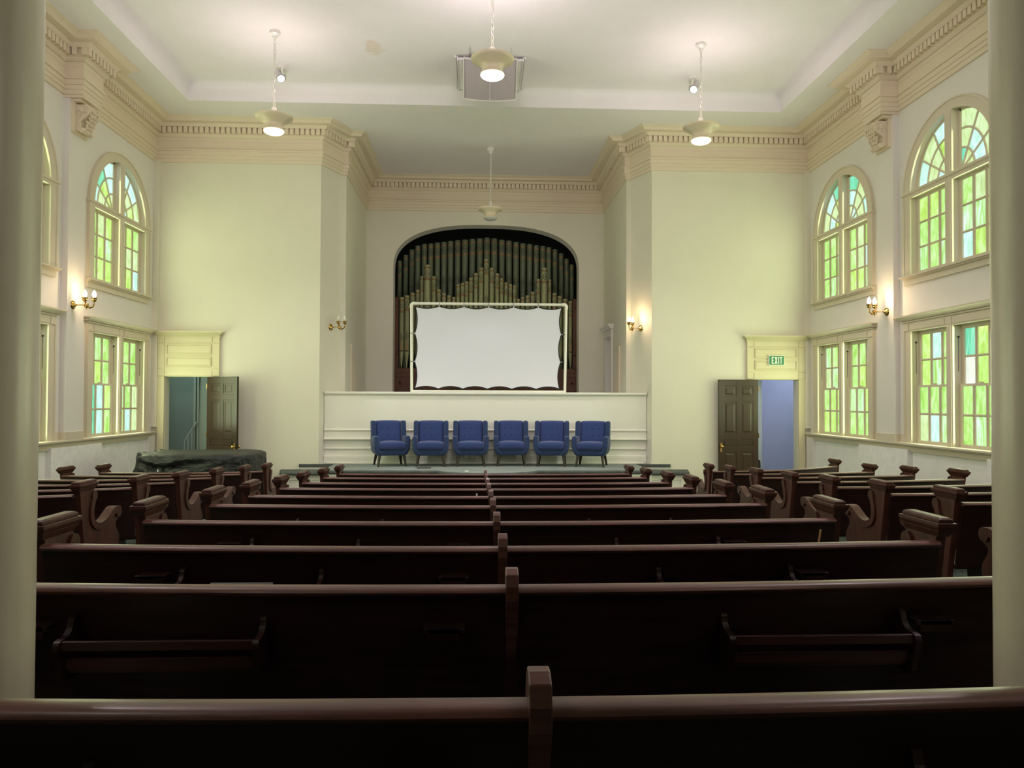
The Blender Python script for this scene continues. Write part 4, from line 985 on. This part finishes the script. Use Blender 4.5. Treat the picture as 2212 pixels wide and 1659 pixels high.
# ------------------------------------------------------------------ stage spotlights on the ceiling
def make_spot(x, y, s, label):
    r = thing('ceiling_spotlight', label, 'spotlight', (x, y, TZ), 0, 'stage spotlights')
    mb = MB(); mb.lathe([(.0, 0), (.065, 0), (.065, -.018), (.02, -.022), (0, -.022)], 20, (s*.05, 0, 0)); mb.build('ceiling_plate', M['white'], r, smooth=40)
    mb = MB(); mb.tube([(s*.05, 0, -.02), (s*.05, 0, -.12)], .014, 8); mb.lathe([(0, -.03), (.03, -.02), (.032, 0), (.03, .02), (0, .03)], 12, (s*.05, 0, -.13)); mb.build('bracket_arm', M['white'], r, smooth=40)
    ax = Vector((s*.42, -.55, -.72)).normalized(); q = Vector((0, 0, -1)).rotation_difference(ax).to_matrix().to_4x4(); c = Vector((0, 0, -.17))
    mb = MB(); prof = [(0, .13), (.03, .13), (.062, .11)]
    for k in range(7): prof += [(.072, .10-k*.026), (.062, .092-k*.026)]
    prof += [(.076, -.09), (.076, -.12), (.066, -.12), (.06, -.10)]
    mb.lathe(prof, 20, tuple(c), M=q); mb.build('finned_body', M['spotb'], r, smooth=30)
    mb = MB(); mb.lathe([(0, -.112), (.062, -.112), (.062, -.10), (0, -.10)], 20, tuple(c), M=q); mb.build('lens', M['spotl'], r)
    mb = MB(); mb.box(s*.07, s*.12, -.02, .03, -.24, -.15); mb.build('driver_box', M['spotb'], r)
    return c+ax*.16+Vector((x, y, TZ))
for x, y, s in ((-3.90, 14.42, 1), (3.92, 14.5, -1)):
    p = make_spot(x, y, s, 'finned grey ceiling spotlight beyond the '+('left' if s > 0 else 'right')+' bowl lamp')
    spot('stage_spot', p, (s*.2, 16.2, -1.1), 420, (.93, .97, 1.0), .75, .5, .05)

# ------------------------------------------------------------------ brass candle sconces
def make_sconce(loc, rz, lit, label, power=9):
    """local: plate on the wall at y=0, arm reaches out along -y, two candles side by side along x and y"""
    r = thing('wall_sconce', label, 'sconce', loc, rz, 'brass candle sconces')
    mb = MB(); mb.lathe([(.0, .075), (.014, .07), (.016, .05), (.032, .035), (.055, .025), (.072, .012), (.075, 0)], 24, M=Matrix.Rotation(PI/2, 4, 'X')); mb.build('wall_plate', M['brass'], r, smooth=40)
    mb = MB(); mb.tube([(0, -.06, 0), (0, -.20, 0)], .008, 8); mb.lathe([(0, -.075), (.008, -.07), (.008, -.05), (.03, -.03), (.04, 0), (.028, .03), (.012, .045), (0, .05)], 16, (0, -.22, -.005)); mb.build('arm', M['brass'], r, smooth=40)
    for dx, dy in ((-.02, -.205), (.03, -.33)):
        p = Vector((dx, dy, .0))
        mb = MB()
        if dy < -.25: mb.tube([(0, -.22, -.02), (.012, -.27, -.045), (.03, -.315, -.02), (.03, -.33, .03), (dx, dy, .06)], [.018, .018, .013, .010, .009], 8)
        else: mb.tube([(0, -.22, 0), (dx, dy, .06)], .010, 8)
        mb.lathe([(0, .05), (.012, .055), (.034, .068), (.040, .085), (.034, .098), (.048, .112), (.05, .118), (.02, .115), (.018, .13), (0, .13)], 16, (dx, dy, 0)); mb.build('candle_cup', M['brass'], r, smooth=40)
        mb = MB(); mb.lathe([(.012, .125), (.022, .14), (.032, .165), (.032, .185), (.022, .215), (.010, .24), (0, .255)], 16, (dx, dy, 0)); mb.build('bulb', M['bulb'] if lit else M['bulb_off'], r, smooth=60)
    if lit:
        Rm = Matrix.Rotation(rz, 3, 'Z'); q = Rm @ Vector((.0, -.26, .20))
        point('sconce_glow', (loc[0]+q.x, loc[1]+q.y, loc[2]+q.z), power, (1.0, .70, .40), .035)
    return r
make_sconce((-(W-.11), 13.06, 1.53), PI/2, True, 'lit brass two-candle sconce on the left wall pilaster')
make_sconce((W-.11, 13.10, 1.545), -PI/2, True, 'lit brass two-candle sconce on the right wall pilaster')
sa = math.atan2(.75, .306)
make_sconce((-3.38, 16.88, 1.545), sa, False, 'unlit brass two-candle sconce on the left splay')
make_sconce((3.38, 16.88, 1.575), -sa, True, 'lit brass two-candle sconce on the right splay')

# ------------------------------------------------------------------ covered grand piano
mb = MB(); nx, rings_ = 96, []
def foot(t, k=1.0):
    # rounded plan outline, straight keyboard side at the left
    c, s_ = math.cos(t), math.sin(t); e = 2/5.0
    return (.975*k*math.copysign(abs(c)**e, c), .72*k*math.copysign(abs(s_)**e, s_))
H = 1.04
rn = random.Random(5)
ph = [rn.uniform(0, 6.28) for _ in range(8)]
NT = 280
levels = [(0, .35), (0, .7), (.006, .93), (.03, .985), (.05, .995), (.075, 1.0), (.10, 1.0), (.125, 1.0), (.15, 1.002), (.18, 1.003), (.21, 1.003), (.25, 1.004), (.29, 1.005), (.34, 1.006), (.42, 1.01), (.58, 1.02), (.75, 1.03), (.88, 1.04)]
for li, (dz, k) in enumerate(levels):
    R = []
    for i in range(NT):
        t = 2*PI*i/NT; x, y = foot(t, k)
        z = H-dz
        if li >= 4:
            a = min(1, (dz-.05)/.4); w = .016*math.sin(11*t+ph[0]+3*dz)+.018*math.sin(23*t+ph[1]-6*dz)+.012*math.sin(41*t+ph[2]+9*dz)
            sw = 0
            if y < 0:   # swag pulled across the front, then a fold running down to the left
                c = math.exp(-((x+.42)/.40)**4); ctr = .085+.10*math.exp(-((x+.42)/.30)**2)
                sw = -.11*c*math.exp(-((dz-ctr-.05)/.032)**2)+.07*c*math.exp(-((dz-ctr+.03)/.04)**2)+.06*c*math.exp(-((dz-ctr-.14)/.06)**2)
                for xx, am in ((.02, .07), (.14, -.06), (.26, .05)): sw += am*math.exp(-((x-xx+dz*.95)/.055)**2)*min(1, dz/.12)
            x *= 1+(w*a)*.4; y *= 1+(w*a+sw)*1.1
            if x < -.9 and dz > .22: x -= .05*min(1, (dz-.22)/.1)
        else:
            z += .012*math.sin(3*x+ph[3])*(1-k)+.006*math.sin(9*x+5*y)
            if x < -.85 and li == 3: z += .028+.018*math.sin(30*y)
            z += .02*(x*.2)
        R.append((x, y, z))
    rings_.append(R)
V = [p for R in rings_ for p in R]+[(0, 0, H)]
Fc = [(li*NT+i, li*NT+(i+1) % NT, (li+1)*NT+(i+1) % NT, (li+1)*NT+i) for li in range(len(levels)-1) for i in range(NT)]+[(len(V)-1, (i+1) % NT, i) for i in range(NT)]
mb.add(V, Fc)
pn = thing('covered_piano', 'grand piano hidden under a creased black cover before the left doorway', 'piano', (-4.96, 13.75, FZ))
mb.build('dust_cover', M['cover'], pn, smooth=80)
mb = MB(); mb.box(-.47, -.455, -.80, -.79, .76, .80); mb.build('fabric_tag', M['paper'], pn)
for x, y in ((-.85, -.45), (-.85, .45), (.75, 0)):
    q = MB(); q.lathe([(.05, 0), (.06, .05), (.05, .3), (.07, .6)], 12, (x, y, 0)); q.build('leg', M['rubber'], pn, smooth=40)

# ------------------------------------------------------------------ pews
RZ_ = .90                     # rail height above the (sloping) floor
def sweep_x(mb, prof, xs, yo, mi=0):
    n = len(prof); o = len(mb.v); V = []
    for x in xs: V += [(x, y+yo(x), z) for y, z in prof]
    F = [(i*n+k, i*n+(k+1) % n, (i+1)*n+(k+1) % n, (i+1)*n+k) for i in range(len(xs)-1) for k in range(n)]
    F += [tuple(range(n-1, -1, -1)), tuple((len(xs)-1)*n+k for k in range(n))]
    mb.add(V, F, mi)
RAILP = [(-.012, .872), (-.021, .877), (-.025, .885), (-.021, .893), (-.008, .898), (.010, .900), (.030, .898), (.042, .892), (.045, .882), (.038, .872)]
BACKP = [(-.006, .876), (.018, .876), (.095, .42), (.072, .42)]
SEATP = [(.09, .435), (.56, .452), (.575, .445), (.575, .425), (.09, .405)]
ENDP = [(.135, 0), (.125, .28), (.075, .58), (.012, .925), (.235, .925), (.262, .885), (.258, .84), (.226, .80), (.208, .74), (.218, .68), (.265, .635), (.345, .618), (.435, .635), (.52, .68), (.595, .716), (.655, .722), (.70, .695), (.712, .655), (.692, .612), (.655, .592), (.64, .565), (.66, .525), (.70, .475), (.712, .42), (.69, .355), (.655, .27), (.645, .15), (.665, .09), (.675, 0)]
CURVE = [(.232, .862), (.205, .80), (.190, .74), (.200, .665), (.255, .612), (.345, .592), (.44, .610), (.53, .655), (.60, .69), (.655, .69)]
def catmull(P, n=4):
    out = []
    for i in range(len(P)-1):
        p0, p1, p2, p3 = [Vector(P[min(max(k, 0), len(P)-1)]) for k in (i-1, i, i+1, i+2)]
        for k in range(n):
            t = k/n; out.append(tuple(.5*((2*p1)+(p2-p0)*t+(2*p0-5*p1+4*p2-p3)*t*t+(3*p1-p0-3*p2+p3)*t**3)))
    return out+[tuple(P[-1])]
CURVE = catmull(CURVE, 3)
ENDP = ENDP[:5]+catmull(ENDP[5:-1], 2)+ENDP[-1:]
def end_panel(parent, x, y, aisle, wide=.045):
    h = wide/2
    mb = MB(); mb.prism(ENDP, -h, h, 'x'); o = mb.build('end_panel', M['woodend'], parent, (x, y, 0), bevel=.004)
    # raised scroll moulding: volute, sweep, arm volute
    mb = MB(); hw = h+.016
    for i in range(len(CURVE)-1):
        a, b = Vector(CURVE[i]), Vector(CURVE[i+1]); t = (b-a).normalized(); nn = Vector((-t.y, t.x))
        def nrmal(j):
            p = Vector(CURVE[max(j-1, 0)]); q = Vector(CURVE[min(j+1, len(CURVE)-1)]); tt = (q-p).normalized(); return Vector((-tt.y, tt.x))
        n0, n1 = nrmal(i), nrmal(i+1)
        mb.prism([tuple(a+n0*.030), tuple(b+n1*.030), tuple(b-n1*.026), tuple(a-n0*.026)], -hw, hw, 'x')
    for c, r_ in (((.232, .862), .042), ((.668, .672), .050)):
        mb.prism([(c[0]+r_*math.cos(k*PI/10), c[1]+r_*math.sin(k*PI/10)) for k in range(20)], -hw, hw, 'x')
    mb.build('scroll_arm', M['woodend'], o)
    mb = MB(); yc = .122
    mb.frustum((0, yc, .915), (h+.002, .125), (0, yc, .945), (h+.014, .150)); mb.frustum((0, yc, .945), (h+.014, .150), (0, yc, .960), (h+.022, .158))
    mb.box(-h-.022, h+.022, yc-.158, yc+.158, .960, .978); mb.frustum((0, yc, .978), (h+.010, .146), (0, yc, .992), (h+.010, .146)); mb.frustum((0, yc, .992), (h+.010, .146), (0, yc, 1.0), (h-.002, .134))
    mb.build('end_cap', M['woodend'], o, bevel=.003)
    return o
def rack(parent, x, y, w=.56):
    h = w/2
    r = MB(); r.box(x-h, x+h, y-.085, y-.070, -0+.734, .761); ro = r.build('book_rack', M['rackw'], parent, bevel=.002)
    q = MB(); q.box(x-h, x+h, y-.060, y-.048, .676, .703); q.box(x-h, x+h, y-.047, y+.035, .660, .672); q.build('rack_shelf', M['rackw'], ro)
    for s in (-1, 1):
        q = MB(); P = catmull([(.012, .815), (-.014, .808), (-.022, .785), (-.045, .768), (-.088, .764), (-.100, .752), (-.098, .730), (-.080, .68), (-.062, .64), (.045, .64), (.04, .70)], 3)
        q.prism([(py+y, pz) for py, pz in P], x+s*h-.009, x+s*h+.009, 'x'); q.build('rack_bracket', M['wood'], ro)
    return ro
M['rackw'] = mat('red_mahogany_rack', (.040, .009, .006), .5, var=.3, vscale=6, stretch=(1, 8, 8))
def holder(parent, x, y):
    q = MB(); q.box(x-.06, x+.06, y-.062, y+.02, .775, .79); q.box(x-.05, x+.05, y-.062, y-.05, .755, .79)
    return q.build('cup_holder', M['wood'], parent, bevel=.002)
def make_pew(kind, label, L0, L1, yo, divider, racks, holders, ends, group):
    root = thing('pew', label, 'pew', (0, 0, 0), 0, group)
    spans = [(L0, -.018), (.018, L1)] if divider else [(L0, L1)]
    for a, b in spans:
        n = 14; xs = [a+(b-a)*k/n for k in range(n+1)]
        mb = MB(); sweep_x(mb, BACKP, xs, yo); mb.build('pew_back', M['wood'], root)
        mb = MB(); sweep_x(mb, RAILP, xs, yo); mb.build('top_rail', M['rail'], root, smooth=50)
        mb = MB(); sweep_x(mb, SEATP, xs, yo); mb.build('seat', M['wood'], root)
        m_ = (a+b)/2; mb = MB(); mb.prism([(.14+yo(m_), 0), (.12+yo(m_), .41), (.50+yo(m_), .43), (.46+yo(m_), 0)], m_-.02, m_+.02, 'x'); mb.build('seat_support', M['wood'], root)
    if divider:
        P = [(.13, 0), (.12, .3), (.07, .6), (-.006, .80), (-.036, .862), (-.040, .905), (-.026, .938), (0, .951), (.03, .950), (.055, .930), (.075, .88), (.10, .78), (.15, .68), (.30, .62), (.50, .62), (.60, .58), (.62, .48), (.6, .3), (.60, 0)]
        mb = MB(); mb.prism([(y+yo(0), z) for y, z in P], -.019, .019, 'x'); mb.build('centre_divider', M['rail'], root, bevel=.003)
    for x in ends: end_panel(root, x+(.022 if x > 0 and kind == 'c' or x == L1 else -.022), yo(x), 0)
    for x in racks: rack(root, x, yo(x)-.0)
    for x in holders: holder(root, x, yo(x))
    return root
def place(o, x, y): o.location = (x, y, floor_z(y)+E); return o
CY = [1.30, 2.34, 3.20, 4.18, 5.22, 6.10, 7.06, 7.98, 9.05, 10.10]
ORD = ['nearest', 'second', 'third', 'fourth', 'fifth', 'sixth', 'seventh', 'eighth', 'ninth', 'tenth']
cyo = lambda x: .10*(x/1.9)**2
c0 = make_pew('c', '', -1.9, 1.9, cyo, True, (-1.02, .93), (-1.42, -.20, 1.30), (-1.9, 1.9), 'dark pews of the centre block')
for k, y in enumerate(CY):
    o = c0 if k == 0 else copy_tree(c0)
    o['label'] = ['long dark mahogany centre pew closest to the camera, in front of both columns', 'long dark mahogany centre pew whose two book racks show, directly behind the columns', 'long dark centre pew, third row from the camera, white booklet in its left rack'][k] if k < 3 else 'long dark mahogany centre pew, %s row from the camera' % ORD[k]
    if k == 9: o['label'] = 'long dark mahogany centre pew, front row, next to the stage'
    place(o, -.09, y)
SYR = [4.45, 5.42, 6.36, 7.31, 8.24, 9.24, 10.22, 11.14]
def ryo(x): t = (x-3.22)/2.3; return .40*t*t
def ryo_f(x): t = (x-3.22)/2.3; return .95*t*t
def lyo(x): t = (-x-3.36)/2.2; return -.9*t+.75*t*t
def side(kind, yo, x0, x1, grp): return make_pew('s', '', x0, x1, yo, False, (), ((x0+x1)/2-.5, (x0+x1)/2+.6), (x0, x1), grp)
r0 = side('r', ryo, 3.22, 5.27, 'dark pews of the right block'); first = True
for k, y in enumerate(SYR):
    if k == 7: o = side('r', ryo_f, 3.22, 5.5, 'dark pews of the right block')
    else: o = r0 if k == 0 else copy_tree(r0)
    o['label'] = 'short dark pew of the right block, '+('front row beside the open right door' if k == 7 else 'rearmost row, half hidden by the right column' if k == 0 else '%s row from the front' % ORD[7-k])
    place(o, .055*(11.14-y)/5.7, y)
l0 = side('l', lyo, -5.53, -3.36, 'dark pews of the left block')
for k, y in enumerate(SYR[1:]):
    o = l0 if k == 0 else copy_tree(l0)
    o['label'] = 'short dark pew of the left block, '+('front row beside the covered piano' if k == 6 else 'rearmost row, mostly behind the left column' if k == 0 else '%s row from the front' % ORD[6-k])
    place(o, .04*(y-6.36)-.06, y)
# things left in the racks
mb = MB(); mb.box(-.125, .125, -.003, .003, 0, .082)
o = mb.build('booklet', M['paper'], loc=(-.09-1.06, 3.20+.012, floor_z(3.2)+.674)); o.rotation_euler = (-.0, 0, 0); tag(o, 'white booklet standing in the left rack of the third pew', 'booklet')
mb = MB(); mb.tube([(0, 0, 0), (.004, 0, .10)], .006, 8); o = mb.build('pencil', mat('pencil_wood', (.45, .25, .10), .5), loc=(1.655, 4.18-.03, floor_z(4.18)+.76), rot=(0, .12, 0)); tag(o, 'short wooden pencil standing at the right end of the fourth pew', 'pencil')
mb = MB(); mb.tube([(0, 0, 0), (0, 0, .07)], .007, 8); o = mb.build('pencil', M['paper'], loc=(-.20, 7.06-.03, floor_z(7.06)+.79)); tag(o, 'white pencil standing in a holder of the seventh pew', 'pencil')
